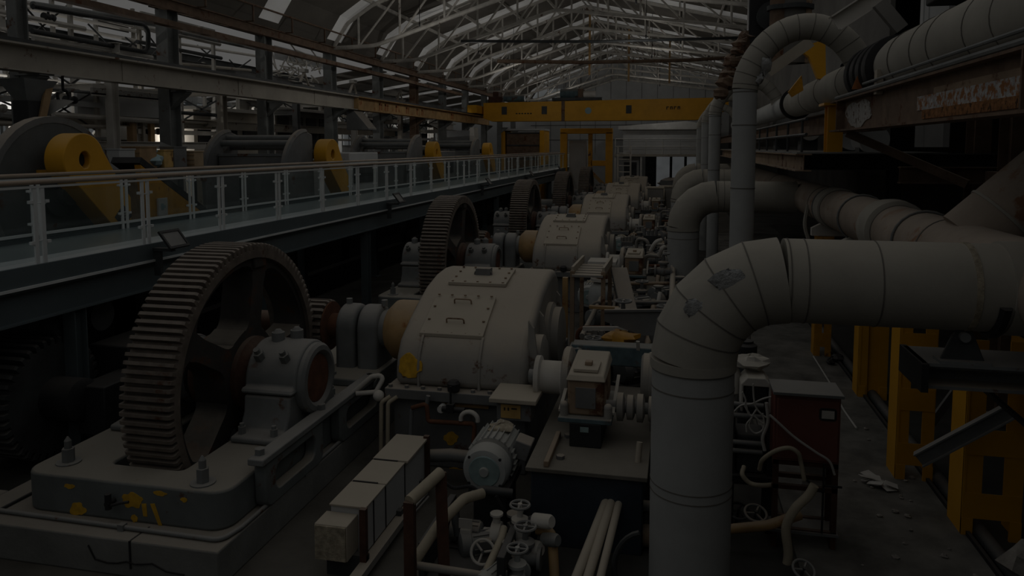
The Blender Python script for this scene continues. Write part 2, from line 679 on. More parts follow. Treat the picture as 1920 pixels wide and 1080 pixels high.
# lower roof of the side aisle with its own light strips
cm = MB()
for k in range(4, 11):
    y0 = 13.5 + BAY * k
    for ya, yb in ((y0, y0 + 2.0), (y0 + 3.1, y0 + BAY)):
        cm.add([(-23.5, ya, 6.9), (-14.4, ya, 8.25), (-14.4, yb, 8.25), (-23.5, yb, 6.9), (-23.5, ya, 6.96), (-14.4, ya, 8.31), (-14.4, yb, 8.31), (-23.5, yb, 6.96)],
               [(0, 1, 2, 3), (7, 6, 5, 4), (0, 4, 5, 1), (1, 5, 6, 2), (2, 6, 7, 3), (3, 7, 4, 0)])
    wn += 1
    struct('window_%d' % wn, MB().add([(-23.5, y0 + 2, 6.9), (-14.4, y0 + 2, 8.25), (-14.4, y0 + 3.1, 8.25), (-23.5, y0 + 3.1, 6.9), (-23.5, y0 + 2, 6.94), (-14.4, y0 + 2, 8.29), (-14.4, y0 + 3.1, 8.29), (-23.5, y0 + 3.1, 6.94)],
           [(0, 1, 2, 3), (7, 6, 5, 4), (0, 4, 5, 1), (1, 5, 6, 2), (2, 6, 7, 3), (3, 7, 4, 0)]), 'skylight')
struct('ceiling_aisle', cm, 'roof_sheet')

# far gable wall: cladding with joints, a rafter line and the glazed door
b = MB()
DX0, DX1, DZ = -2.9, 2.0, 3.75
b.prism([(-24, 0), (DX0, 0), (DX0, DZ), (DX1, DZ), (DX1, 0), (14, 0), (14, 10.5), (4.6, 10.6), (-5.5, 12.95), (-12.3, 10.5), (-14.3, 8.3), (-24, 6.9)], 'y', FARY, FARY + .3)
wf = struct('wall_far', b, 'clad')
b = MB()
for x in [-13.5 + 1.45 * i for i in range(13)]:
    b.bx(x - .02, x + .02, FARY - .03, FARY, 3.9, roof_z(x) - .2)
for z in (5.2, 6.6, 8.0):
    b.bx(-14, 4, FARY - .05, FARY, z - .03, z + .03)
struct('panel_joint', b, 'clad_dark', wf)
b = MB()
b.bar((-14, FARY - .15, 8.7), (-5.5, FARY - .15, 11.2), .18, .22).bar((-5.5, FARY - .15, 11.2), (4.6, FARY - .15, 9.6), .18, .22)
b.bx(-14, 4.6, FARY - .2, FARY - .05, 8.85, 9.05)
struct('rafter', b, 'truss_white', wf)
d = MB()
for x in (DX0 + .1, -.55, .78, DX1 - .1):
    d.bx(x - .12, x + .12, FARY - .1, FARY + .05, 0, DZ)
d.bx(DX0, DX1, FARY - .1, FARY + .05, DZ - .15, DZ)
d.bx(.7, DX1, FARY - .1, FARY + .05, 2.55, 2.7)
d.bx(-2.8, -1.9, FARY - .06, FARY + .02, 0, DZ)
dr = struct('door_1', d, 'dark_steel')
struct('door_pane', MB().bx(DX0, DX1, FARY + .08, FARY + .12, 0, DZ), 'daylit_pane', dr)

# side wall beyond the aisle: low cladding and tall dusty glazing up to the eaves
b = MB()
b.bx(-23.9, -23.5, -9, FARY, 0, 2.6).bx(-23.9, -23.5, -9, FARY, 6.7, 7.0)
for y in range(-9, 72, 6):
    b.bx(-23.9, -23.45, y, y + .3, 2.6, 6.8)
wl = struct('wall_left', b, 'clad')
g = MB()
for y in range(-9, 72, 3):
    g.bx(-23.52, -23.46, y + 1.15, y + 1.21, 2.6, 6.7).bx(-23.52, -23.46, y + 2.15, y + 2.21, 2.6, 6.7)
for z in (3.6, 4.6, 5.6):
    g.bx(-23.52, -23.46, -9, FARY, z, z + .06)
struct('window_bar', g, 'column_grey', wl)
wn += 1
struct('window_%d' % wn, MB().bx(-23.75, -23.74, -9, FARY, 2.6, 6.7), 'dusty_glass')  # unseen near length is glazed to add light from the left
wn += 1
struct('window_%d' % wn, MB().bx(-14.3, -10.4, FARY - .1, FARY - .06, 8.95, 10.1), 'daylit_pane')
# dark side wall and roof behind the pipe gallery, roof extended unseen for shade
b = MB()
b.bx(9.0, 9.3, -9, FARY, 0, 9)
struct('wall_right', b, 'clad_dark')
struct('wall_back', MB().bx(-23.9, 9.3, -9.3, -9.0, 0, 9), 'clad')  # unseen; closes off sky light behind the camera and bounces some back
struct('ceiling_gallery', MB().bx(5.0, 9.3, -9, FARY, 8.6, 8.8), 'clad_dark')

# ------------------------------------------------------------------- columns of the aisle
def hcol(name, x, y, z1, matn, label, d=.42, wd=.3, cat='column', group=None):
    c = thing(name, label, cat, (x, y, 0), group)
    b = MB().bx(x - .018, x + .018, y - d / 2, y + d / 2, 0, z1)
    b.bx(x - wd / 2, x + wd / 2, y - d / 2 - .03, y - d / 2, 0, z1).bx(x - wd / 2, x + wd / 2, y + d / 2, y + d / 2 + .03, 0, z1)
    obj('shaft', b, matn, c, smooth=0)
    obj('base_plate', MB().bx(x - .35, x + .35, y - .4, y + .4, 0, .05), matn, c, smooth=0)
    b = MB().prism([(x, 5.55), (x + .62, 6.02), (x + .62, 6.08), (x, 6.08)], 'y', y - .14, y + .14)
    b.bx(x, x + .7, y - .2, y + .2, 6.06, 6.1)
    obj('bracket', b, matn, c, smooth=0)
    return c


for k in range(11):
    y = 13.82 + BAY * k if k else 13.95
    hcol('column', -14.2, y, 8.45, 'brown_beam' if k == 5 else 'column_grey', 'steel H column carrying the tan runway girder beyond the glass walkway, %s from the near end' % ORD[k], d=.44 if k else .26, wd=.36 if k else .24, group='columns under the runway girder')

# runway girders
def girder(y0, y1, matn, label, x=-13.65):
    t = thing('runway_girder', label, 'girder', (x, y0, 6.1))
    b = MB().bx(x - .012, x + .012, y0, y1, 6.1, 6.66)
    b.bx(x - .2, x + .2, y0, y1, 6.1, 6.13).bx(x - .26, x + .26, y0, y1, 6.64, 6.68)
    b.bx(x + .012, x + .2, y0, y0 + .03, 6.1, 6.66)
    yy = y0 + 3.2
    while yy < y1:
        b.bx(x + .012, x + .03, yy, yy + .04, 6.13, 6.64)
        yy += 5.1
    obj('beam', b, matn, t, smooth=0)
    obj('crane_rail', MB().bx(x - .05, x + .05, y0, y1, 6.68, 6.78).bx(x - .02, x + .02, y0, y1, 6.78, 6.8), 'dark_steel', t, smooth=0)
    return t


g1 = girder(3.0, 30.2, 'girder_tan', 'long tan painted runway girder across the upper hall, near length')
g2 = girder(30.25, 54.0, 'orange_tan', 'rust orange runway girder with faded red lettering, far length up to the yellow crane')
b = MB()
rd = random.Random(3)
y = 33.0
while y < 44.5:
    wv = rd.uniform(.35, .7)
    if rd.random() < .8 and not 39.5 < y < 40.6:
        b.bx(-13.64, -13.63, y, y + wv * .28, 6.22, 6.54).bx(-13.64, -13.63, y, y + wv * .8, 6.45, 6.54)
        if rd.random() < .6:
            b.bx(-13.64, -13.63, y + wv * .55, y + wv * .8, 6.22, 6.5)
    y += wv + .25
for c_ in clusters(b):
    mesh('letter_mark', c_, 'letter_red', g2, smooth=0)
b = MB().prism([(-13.6, 6.1), (-12.9, 5.3), (-12.9, 5.24), (-13.9, 5.24), (-13.9, 6.1)], 'y', 30.0, 30.9)
obj('bracket', b, 'casing_grey', g2, smooth=0)

# upper rail and catwalk line below the eaves
x = -14.0
t = thing('eaves_beam', 'rusty brown double beam running along the eaves above the tan girder', 'beam', (x, 6, 8.3))
obj('beam', MB().ib((x, 6, 8.48), (x, FARY - .3, 8.48), .3, .2, .03), 'brown_beam', t, smooth=0)
obj('handrail', MB().tube([(x + .35, 6, 9.15), (x + .35, FARY - .3, 9.15)], .035, 8), 'brown_beam', t)
b = MB()
for k in range(24):
    yy = 7.2 + k * 2.55
    b.bx(x + .325, x + .375, yy - .025, yy + .025, 8.62, 9.15)
    b.bx(x, x + .375, yy - .025, yy + .025, 8.6, 8.64)
obj('stanchion', b, 'brown_beam', t, smooth=0)
one('cable_tray', MB().bx(-13.6, -13.35, 10, 46, 7.75, 7.79).bx(-13.6, -13.57, 10, 46, 7.79, 7.9).bx(-13.38, -13.35, 10, 46, 7.79, 7.9), 'brown_beam',
    'thin brown cable tray strung between the columns below the eaves beam', 'cable tray', smooth=0)

# roof trusses: scissor trusses of white tube
def truss(y, i):
    t = thing('roof_truss', 'white tubular scissor roof truss, %s from the near end' % ORD[i], 'roof truss', (-5.5, y, 8.6), 'white roof trusses')
    bot = [(-14.0, y, 8.6), (-12.2, y, 8.65), (-5.5, y, 10.75), (4.5, y, 9.45)]
    top = [(px, y, pz - .22) for px, pz in PROF[1:]]
    obj('bottom_chord', MB().tube(bend(bot, 2.0, 4), .085, 8), 'truss_white', t)
    obj('top_chord', MB().tube(bend(top, .6, 3), .085, 8), 'truss_white', t)

    def bz(x):
        for a, c in zip(bot, bot[1:]):
            if a[0] <= x <= c[0]:
                return a[2] + (c[2] - a[2]) * (x - a[0]) / (c[0] - a[0])
        return bot[-1][2]
    b = MB()
    xs = [-12.9, -11.1, -9.2, -7.3, -5.5, -3.6, -1.7, .2, 2.2, 4.3]
    for j, xx in enumerate(xs):
        b.tube([(xx, y, bz(xx)), (xx, y, roof_z(xx) - .2)], .05, 6)
        if j + 1 < len(xs):
            x2 = xs[j + 1]
            if xx < RIDGE - .1:
                b.tube([(xx, y, bz(xx)), (x2, y, roof_z(x2) - .2)], .045, 6)
            else:
                b.tube([(xx, y, roof_z(xx) - .2), (x2, y, bz(x2))], .045, 6)
    obj('web_lattice', b, 'truss_white', t)


for i, k in enumerate(range(3, 12)):
    truss(13.5 + BAY * k + .35, i)
# purlins along the hall
for j, xx in enumerate([-12.3, -10.5, -8.7, -6.9, -4.0, -2.0, 0.0, 2.0, 4.0]):
    z = roof_z(xx) - .09
    one('purlin', MB().bar((xx, 30 if -10 < xx < 1 else 24, z), (xx, FARY, z), .08, .14), 'truss_white',
        'slim pale purlin under the roof sheets, %s counted from the aisle side' % ORD[j], 'purlin', 'purlins', smooth=0)
# long lines crossing the roof space
one('roof_pipe', MB().tube([(-9.8, 33.5, 9.35), (-4, 36, 9.5), (1.5, 38, 9.75), (3.5, 39, 9.9)], .07, 8), 'dark_steel', 'thin dark pipe slung across the roof space below the trusses', 'pipe')
one('roof_pipe', MB().tube([(-9.3, 38.6, 9.0), (-5, 40.6, 9.05), (.4, 43, 9.3), (2.9, 44, 9.5)], .10, 8), 'brown_beam', 'brown pipe slung across the roof space behind the thin dark one', 'pipe')
for j, (xx, y0) in enumerate([(-5.2, 45), (-3.2, 50), (-.6, 52)]):
    one('hanging_post', MB().bx(xx - .06, xx + .06, y0, y0 + .12, 8.8, roof_z(xx) - .1), 'orange_tan',
        'rusty vertical hanger under the roof, %s counted from the ridge' % ORD[j], 'hanger', smooth=0)

# ------------------------------------------------------------------- yellow travelling crane
t = thing('bridge_crane', 'yellow travelling bridge crane spanning the hall on its runway', 'crane', (-5.5, 51, 6.8))
ya, yb = 50.6, 51.4
b = MB().prism([(-12.6, 6.27), (-13.2, 6.5), (-13.2, 7.56), (3.2, 7.72), (3.2, 6.9), (1.2, 6.27)], 'y', ya, yb)
gd = obj('girder', b, 'yellow', t, .02)
obj('end_carriage', MB().bx(-13.96, -13.3, 49.2, 53, 6.8, 7.35), 'yellow', t, .03)
for s, wy in enumerate((49.7, 52.5)):
    obj('wheel', MB().cyl((-13.8, wy, 6.98), (-13.5, wy, 6.98), .19), 'dark_steel', t)
b = MB()
for xx in (-11.7, -8.9, -3.2):
    b.bx(xx - .18, xx + .18, ya - .05, ya, 6.74, 7.28)
obj('electrical_box', b, 'dark_steel', t, smooth=0)
obj('splice_strap', MB().bx(-7.72, -7.5, ya - .04, ya, 6.24, 7.63), 'brown_beam', t, smooth=0)
obj('round_plate', MB().cyl((-5.9, ya - .03, 6.95), (-5.9, ya, 6.95), .22), 'plate_blue', t)
b = MB()
xx = -.75
for c in range(4):
    b.bx(xx, xx + .06, ya - .015, ya, 6.97, 7.17).bx(xx, xx + .17, ya - .015, ya, 7.11, 7.17)
    if c % 2:
        b.bx(xx + .11, xx + .17, ya - .015, ya, 6.97, 7.15)
    xx += .24
for c in range(6):
    b.bx(-10.9 + c * .2, -10.77 + c * .2, ya - .015, ya, 6.76, 6.84)
obj('lettering', b, 'letter_dark', t, smooth=0)
b = MB().bx(-12, 2.5, 51.4, 52.3, 7.55, 7.6)
obj('footwalk', b, 'casing_grey', t, smooth=0)
hz = thing('crane_trolley', 'dark hoist trolley of drums and motors on top of the yellow crane', 'trolley', (-7.6, 51, 7.65))
obj('frame', MB().bx(-8.4, -5.0, 50.7, 52.2, 7.65, 7.85), 'dark_steel', hz, .02)
obj('drum', MB().cyl((-7.9, 51.4, 8.15), (-6.6, 51.4, 8.15), .34), 'blue_old', hz)
obj('motor', MB().cyl((-6.3, 51.2, 8.07), (-5.5, 51.2, 8.07), .25), 'off_white', hz)
obj('gear_case', MB().bx(-6.65, -6.3, 50.9, 51.9, 7.85, 8.45), 'brown_beam', hz, .04)
hz = thing('crane_cab_gear', 'blue and rust hoist gear at the aisle end of the yellow crane', 'hoist', (-12, 51, 7.6))
obj('housing', MB().bx(-12.9, -12.0, 50.8, 52.0, 7.58, 8).bx(-12.6, -12.2, 50.9, 51.6, 8, 8.35), 'rust_dk', hz, .05)
obj('drum', MB().cyl((-11.9, 51.3, 7.88), (-10.4, 51.3, 7.88), .22), 'blue_old', hz)

# added fill lamps below trusses and portals, brightening far bays and aisle
for i, (x, y) in enumerate([(x, y) for y in (27, 35.5, 43.5, 55.5, 63.5) for x in (-9.5, -1.5)] + [(-17.2, y) for y in (17.5, 22.5, 27.5, 33, 39, 46)]):
    z = roof_z(x) - 2.6 if x > -14 else (6.4, 5.6, 6.2, 5.8, 6.2, 5.8)[i - 10]
    t = thing('fill_lamp', 'tiny hall lamp on a thin rod under the %s, %s from the near end' % (('trusses', ORD[i]) if x > -14 else ('aisle portals', ORD[i - 10])), 'lamp', (x, y, z), 'hall lamps')
    obj('rod', MB().tube([(x, y, z + .25), (x, y, roof_z(x) - .05 if x > -14 else z + .62)], .012, 6), 'rubber', t)
    obj('cap', MB().lathe([(.03, .25), (.035, .1), (.02, .08)], (x, y, z), (0, 0, 1), 10), 'rubber', t)
    ld = bpy.data.lights.new('lamp', 'POINT')
    ld.energy = FILL_W if x > -14 else 300
    ld.shadow_soft_size = 0
    ld.color = (1, .96, .9)
    lo = bpy.data.objects.new('fill_light', ld)
    COL.objects.link(lo)
    lo.parent = t
    lo.location = (0, 0, -.8)
# =================================================================== glass railed walkway
GX0, GX1, GY0, GY1, GZ = -10.4, -8.2, 2.5, 66.0, 2.94
t = thing('walkway', 'raised visitor walkway with pale deck and grey fascia beam', 'walkway', (-9.3, 2.5, 0))
obj('deck', MB().bx(GX0, GX1 - .7, GY0, GY1, GZ - .06, GZ), 'deck_teal', t, smooth=0)
obj('pale_edge_panel', MB().bx(GX1 - .7, GX1 - .02, GY0, GY1, GZ - .06, GZ + .002), 'deck_pale', t, smooth=0)
b = MB().bx(GX1 - .03, GX1 + .02, GY0, GY1, GZ - .24, GZ + .02)
b.bx(GX0 - .02, GX0 + .03, GY0, GY1, GZ - .24, GZ + .14)
obj('edge_strip', b, 'fascia', t, smooth=0)
obj('far_lip', MB().bx(GX0 + .03, GX0 + .07, GY0, GY1, GZ + .1, GZ + .145), 'rail_steel', t, smooth=0)
obj('lip', MB().bx(GX1 + .02, GX1 + .05, GY0, GY1, GZ - .27, GZ - .235), 'rail_steel', t, smooth=0)
b = MB()
for x in (GX1 - .1, GX0 + .1):
    b.ib((x, GY0, GZ - .5), (x, GY1, GZ - .5), .44, .22, .025)
obj('fascia_beam', b, 'fascia', t, smooth=0)
b = MB()
for k in range(17):
    y = 3.2 + k * 3.9
    b.bx(GX0, GX1 - .1, y - .06, y + .06, GZ - .4, GZ - .06)
obj('cross_beam', b, 'dark_steel', t, smooth=0)
for k in range(13):
    y = 8.9 + 5.1 * k
    for j, x in enumerate((GX1 - .15, GX0 + .15)):
        c = thing('walkway_post', 'blue grey steel post under the walkway %s, %s from the near end' % (('edge facing the gears', 'edge facing the aisle')[j], ORD[k]), 'post', (x, y, 0), 'posts under the walkway')
        b = MB().bx(x - .1, x + .1, y - .11, y - .095, 0, GZ - .72).bx(x - .1, x + .1, y + .095, y + .11, 0, GZ - .72).bx(x - .008, x + .008, y - .1, y + .1, 0, GZ - .72)
        obj('shaft', b, 'fascia', c, smooth=0)
        obj('base_plate', MB().bx(x - .17, x + .17, y - .17, y + .17, 0, .03), 'fascia', c, smooth=0)


def railing(x, label, sgn):
    r = thing('glass_railing', label, 'railing', (x, GY0, GZ))
    obj('handrail', MB().tube([(x, GY0, GZ + 1.1), (x, GY1, GZ + 1.1)], .034, 10), 'rail_wood', r)
    obj('rail_channel', MB().bx(x - .018, x + .018, GY0, GY1, GZ + 1.02, GZ + 1.05), 'rail_steel', r, smooth=0)
    n = 31
    for k in range(n):
        y = 4.23 + k * 2.03
        if y > GY1:
            break
        b = MB()
        for d in (-.062, .062):
            b.prism([(y + d - .03, GZ - .1), (y + d + .03, GZ - .1), (y + d + .03, GZ + 1.04), (y + d - .03, GZ + 1.04)], 'x', x - .012, x + .012)
        for z in (GZ + .32, GZ + .82):
            b.cyl((x, y - .1, z), (x, y + .1, z), .008, 6)
        p = obj('post', b, 'rail_steel', r, smooth=0)
        b = MB()
        for z in (GZ + .3, GZ + .84):
            for s in (-1, 1):
                b.bx(x - .02, x + .02, y + s * .13 - .03, y + s * .13 + .03, z - .02, z + .02)
                b.bar((x, y + s * .06, z - .06), (x, y + s * .15, z), .015, .012)
        obj('clamp', b, 'rail_steel', p, smooth=0)
        if y + 2.03 < GY1 + 1:
            obj('glass_pane', MB().bx(x - .006, x + .006, y + .11, min(y + 1.92, GY1), GZ + .06, GZ + .98), 'glass', r, smooth=0)
    return r


railing(GX1 - .06, 'glass railing with wood handrail on the walkway edge beside the gears', 1)
railing(GX0 + .06, 'glass railing with wood handrail on the walkway edge beside the aisle', -1)
one('end_screen', MB().bx(GX0 + .1, GX1 - .1, GY1 - .12, GY1 - .05, GZ, GZ + 1.1), 'white_paint', 'white solid screen closing the far end of the walkway', 'screen', smooth=0)

# little reading boards on the walkway edge
def board(y, i):
    x = GX1 + .02
    t = thing('reading_board', 'black tilted reading board clamped to the walkway edge, %s from the near end' % ORD[i], 'sign', (x, y, GZ - .2), 'reading boards')
    b = MB().bx(x, x + .12, y - .03, y + .03, GZ - .5, GZ - .08)
    b.bx(x, x + .34, y - .05, y + .05, GZ - .1, GZ - .05)
    obj('bracket', b, 'dark_steel', t, smooth=0)
    M4 = Matrix.Translation((x + .36, y, GZ + .1)) @ Matrix.Rotation(radians(52), 4, 'Y')
    b = MB()
    o = [(-.17, -.24), (.17, -.24), (.17, .24), (-.17, .24)]
    q = [(-.13, -.2), (.13, -.2), (.13, .2), (-.13, .2)]
    m = MB().ringprism(o, q, 'z', -.015, .02)
    b.add(m.v, m.f, M4)
    obj('frame', b, 'black_steel', t, smooth=0)
    b = MB()
    m = MB().bx(-.135, .135, -.205, .205, -.01, .005)
    b.add(m.v, m.f, M4)
    obj('display_plate', b, 'steel_grey', t, smooth=0)


for i, y in enumerate((10.4, 20.3, 30.9, 40.5, 50.7)):
    board(y, i)

# =================================================================== machines beyond the walkway
def arm(y, i):
    x0, x1 = -11.25, -10.82
    t = thing('pivot_lever', 'yellow painted lever with round head and pin hole, %s from the near end' % ORD[i], 'lever', (-11, y, 0), 'yellow pivot levers')
    cy, cz, r = y, 4.26, .5
    # rounded head flowing into a tapered leg that slopes down and away
    outer = circ(cy, cz, r, 26, radians(20), radians(205))
    outer += [(cy - .12, 3.72), (cy + .4, 3.2), (cy + .76, 2.84), (cy + .98, 2.76), (cy + 1.16, 2.9), (cy + 1.17, 3.48), (cy + .82, 3.9)]
    n = len(outer)
    inner = []
    for p in outer:
        d = V((p[0] - cy, p[1] - cz))
        d.normalize()
        inner.append((cy + d.x * .13, cz + d.y * .16))
    obj('arm_plate', MB().ringprism(outer, inner, 'x', x0, x1), 'yellow', t, .02)
    obj('pivot_pin', MB().cyl((x0 - .9, cy, cz), (x1 - .12, cy, cz), .128, 20), 'black_steel', t)
    obj('lug', MB().bx(x0 - .35, x0 + .02, cy - .42, cy - .2, 4.0, 4.08), 'yellow_worn', t, smooth=0)
    M4 = Matrix.Translation((x1 + .004, cy + .93, 3.12)) @ Matrix.Rotation(radians(45), 4, 'X')
    m = MB().bx(-.004, .004, -.17, .17, -.17, .17)
    b = MB()
    b.add(m.v, m.f, M4)
    if i == 0:
        obj('warning_plate', b, 'black_steel', t, smooth=0)
        M5 = Matrix.Translation((x1 + .01, cy + .93, 3.12))
        m = MB().bx(-.002, .002, -.13, .13, .02, .05).bx(-.002, .002, -.1, .1, -.03, -.015).bx(-.002, .002, -.06, .1, .07, .085)
        b = MB()
        b.add(m.v, m.f, M5)
        obj('plate_lettering', b, 'steel_grey', t, smooth=0)
    obj('foot_bracket', MB().bx(x0 - .1, x1 - .08, cy + .6, cy + 1.3, 0, 2.8), 'black_steel', t, .03)


for i, y in enumerate((11.95, 22.3, 33.0, 43.2)):
    arm(y, i)


def reel(y, i, full):
    """a reel stand: two big round edged side plates, rollers between, a grey body"""
    t = thing('reel_stand', ('huge grey disc plate and drum of the reel stand behind the first yellow arm', 'grey reel stand with two half round side plates behind the second yellow arm',
                             'grey reel stand with half round plates behind the third yellow arm', 'grey reel stand with half round plates behind the fourth yellow arm')[i], 'machine', (-12.6, y, 0))
    xs = (-11.5, -11.9) if full else (-13.95, -11.3)
    for x in xs:
        if full and x == xs[1]:
            continue
        if full:
            pts = circ(y, 3.6, 1.42, 40)
        else:
            pts = circ(y + .3, 3.6, 1.38, 20, radians(90), radians(185)) + [(y - .9, 0), (y + .9, 0), (y + .65, 4.9)]
        obj('side_plate', MB().prism(pts, 'x', x - .16, x), 'disc_dark' if full else 'casing_grey', t, .03)
        if not full:
            obj('plate_rim', MB().tube([(x - .08, p[0], p[1]) for p in circ(y + .3, 3.6, 1.38, 20, radians(90), radians(185))], .1, 6), 'casing_grey', t)
    if full:
        obj('rim_band', MB().ringprism(circ(y, 3.6, 1.48, 40), circ(y, 3.6, 1.36, 40), 'x', -11.72, -11.49), 'casing_grey', t)
        obj('drum', MB().cyl((-13.6, y, 3.35), (-11.6, y, 3.35), .9, 36), 'black_steel', t)
        obj('stand', MB().prism([(y - .8, 0), (y + 1.2, 0), (y + .5, 3.3), (y - .3, 3.3)], 'x', -13.4, -11.7), 'black_steel', t)
        obj('hub', MB().lathe([(.42, 0), (.42, .1), (.2, .16), (.2, .3)], (-11.5, y, 3.6), (1, 0, 0)), 'dark_steel', t)
    else:
        obj('body', MB().bx(-13.9, -11.47, y - .5, y + .85, 0, 4.22), 'casing_grey', t, .04)
        for k, (dz, dy) in enumerate(((4.62, -.2), (4.5, .3), (4.78, .1))):
            obj('roller', MB().cyl((-14.05, y + dy, dz), (-11.4, y + dy, dz), .1, 14), 'steel_grey', t)
        obj('top_plate', MB().bx(-13.9, -11.47, y - .52, y - .2, 4.22, 4.3), 'steel_grey', t, smooth=0)


reel(12.0, 0, True)
reel(21.2, 1, False)
reel(31.7, 2, False)
reel(41.8, 3, False)
for i, (y, m_, lab) in enumerate(((24.8, 'clad', 'pale control cabinet between the second and third reel stands'), (35.2, 'casing_grey', 'grey control cabinet between the third and fourth reel stands'))):
    t = thing('control_cabinet', lab, 'cabinet', (-12.4, y, 0))
    obj('body', MB().bx(-13.6, -11.4, y, y + 2.6, 0, 4.3), m_, t, .03)
    obj('door', MB().bx(-13.4, -12.55, y - .03, y, 2.2, 4.1), m_, t, smooth=0)
    obj('door', MB().bx(-12.45, -11.6, y - .03, y, 2.2, 4.1), m_, t, smooth=0)
    obj('vent', MB().bx(-11.4, -11.37, y + .3, y + 2.2, 3.2, 3.9), 'black_steel', t, smooth=0)

# crates and boxes by the first arm
def crate(px, py, X, w, d, h, matn, lab, name='crate', cat='crate'):
    p = P(px, py, X=X)
    t = thing(name, lab, cat, (p.x, p.y, p.z))
    obj('body', MB().bx(p.x - w / 2, p.x + w / 2, p.y, p.y + d, p.z, p.z + h), matn, t, .01)
    obj('lid', MB().bx(p.x - w / 2 - .02, p.x + w / 2 + .02, p.y - .02, p.y + d + .02, p.z + h, p.z + h + .03), matn, t, smooth=0)
    return t, p


bt = thing('work_table', 'dark steel table carrying the crates behind the walkway', 'table', (-12.6, 13.5, 0))
zt = P(260, 316, X=-12.6).z
obj('table_top', MB().bx(-13.3, -11.6, 13.2, 18.6, zt - .1, zt), 'dark_steel', bt, smooth=0)
for x in (-13.2, -11.7):
    for y in (13.3, 18.5):
        obj('leg', MB().bx(x - .05, x + .05, y - .05, y + .05, 0, zt - .1), 'dark_steel', bt, smooth=0)
for (px, X, w, d, h, m_, lab, nm, ct) in (
        (213, -12.6, .35, .5, .45, 'clad', 'narrow grey metal box at the near end of the crate table', 'metal_box', 'box'),
        (246, -12.7, .5, .6, .5, 'wood', 'wooden crate beside the narrow grey box on the crate table', 'crate', 'crate'),
        (270, -12.6, .42, .45, .3, 'plate_blue', 'pale blue sack lying between two crates on the table', 'sack', 'sack'),
        (297, -12.6, .35, .5, .42, 'yellow_pale', 'yellowish box standing beside the pale blue sack', 'box', 'box'),
        (314, -12.6, .42, .5, .5, 'casing_grey', 'dark grey square case standing beside the yellowish box', 'case', 'case'),
        (352, -12.5, .4, .4, .38, 'card', 'small carton with stacked layers at the far end of the crate table', 'carton', 'box')):
    p = P(px, 316, X=X)
    t = thing(nm, lab, ct, (p.x, p.y, zt))
    if nm == 'sack':
        obj('cloth', MB().blob((p.x, p.y + .3, zt + .18), .3, 4, .9, .9, .62), m_, t)
        obj('tied_neck', MB().tube([(p.x, p.y + .3, zt + .3), (p.x + .05, p.y + .28, zt + .45)], [.07, .12], 8), m_, t)
    else:
        obj('body', MB().bx(p.x - w / 2, p.x + w / 2, p.y, p.y + d, zt, zt + h), m_, t, .012)
        obj('lid', MB().bx(p.x - w / 2 - .015, p.x + w / 2 + .015, p.y - .015, p.y + d + .015, zt + h, zt + h + .03), m_, t, smooth=0)
        if nm in ('crate', 'carton'):
            b = MB()
            for k in range(3):
                b.bx(p.x - w / 2 - .012, p.x + w / 2 + .012, p.y - .012, p.y, zt + .05 + k * h * .32, zt + .08 + k * h * .32)
            obj('batten', b, 'wood', t, smooth=0)

# inclined conveyor behind the glass with a notice plate
t = thing('inclined_conveyor', 'perforated dirty yellow inclined conveyor side seen through the glass', 'conveyor', (-11.5, 15, 0))
a, c = P(236, 300, X=-11.4), P(395, 420, X=-11.4)
obj('belt', MB().bar(a, c, .7, .14), 'black_steel', t, smooth=0)
pts = [(a.y, a.z - .1), (c.y, c.z - .1), (c.y, c.z - .75), (a.y + .9, 2.3), (a.y + .3, 2.2)]
obj('side_panel', MB().prism(pts, 'x', -11.2, -11.05), 'yellow_worn', t, smooth=0)
for y in (a.y + .6, c.y - .3):
    obj('leg', MB().bx(-11.35, -11.2, y - .06, y + .06, 0, 2.6), 'dark_steel', t, smooth=0)
p = P(308, 402, X=-10.98)
n = thing('notice_plate', 'small white notice plate with a blue edge hung on the yellow conveyor', 'sign', tuple(p))
obj('plate', MB().bx(-11.04, -11.0, p.y - .15, p.y + .15, p.z - .02, p.z + .36), 'white_paint', n, smooth=0)
obj('printed_mark', MB().bx(-11.0, -10.995, p.y - .06, p.y + .02, p.z + .1, p.z + .24).bx(-11.0, -10.995, p.y + .02, p.y + .08, p.z + .14, p.z + .2), 'plate_blue', n, smooth=0)

# black backing blocks added to deepen the shade behind the walkway posts
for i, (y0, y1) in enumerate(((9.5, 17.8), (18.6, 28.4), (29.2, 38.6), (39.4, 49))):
    t = thing('dark_backing', 'low black machine base in the shade behind the walkway posts, %s from the near end' % ORD[i], 'machine base', (-11.8, y0, 0))
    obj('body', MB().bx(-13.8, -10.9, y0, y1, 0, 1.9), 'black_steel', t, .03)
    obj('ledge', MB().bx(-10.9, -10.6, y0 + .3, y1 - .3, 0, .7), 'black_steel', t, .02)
# =================================================================== the row of gear drives
GA = V((0, 8.95, 1.44))      # axis of the big wheel, running across the hall
PITCH = 10.2
GR = 1.77


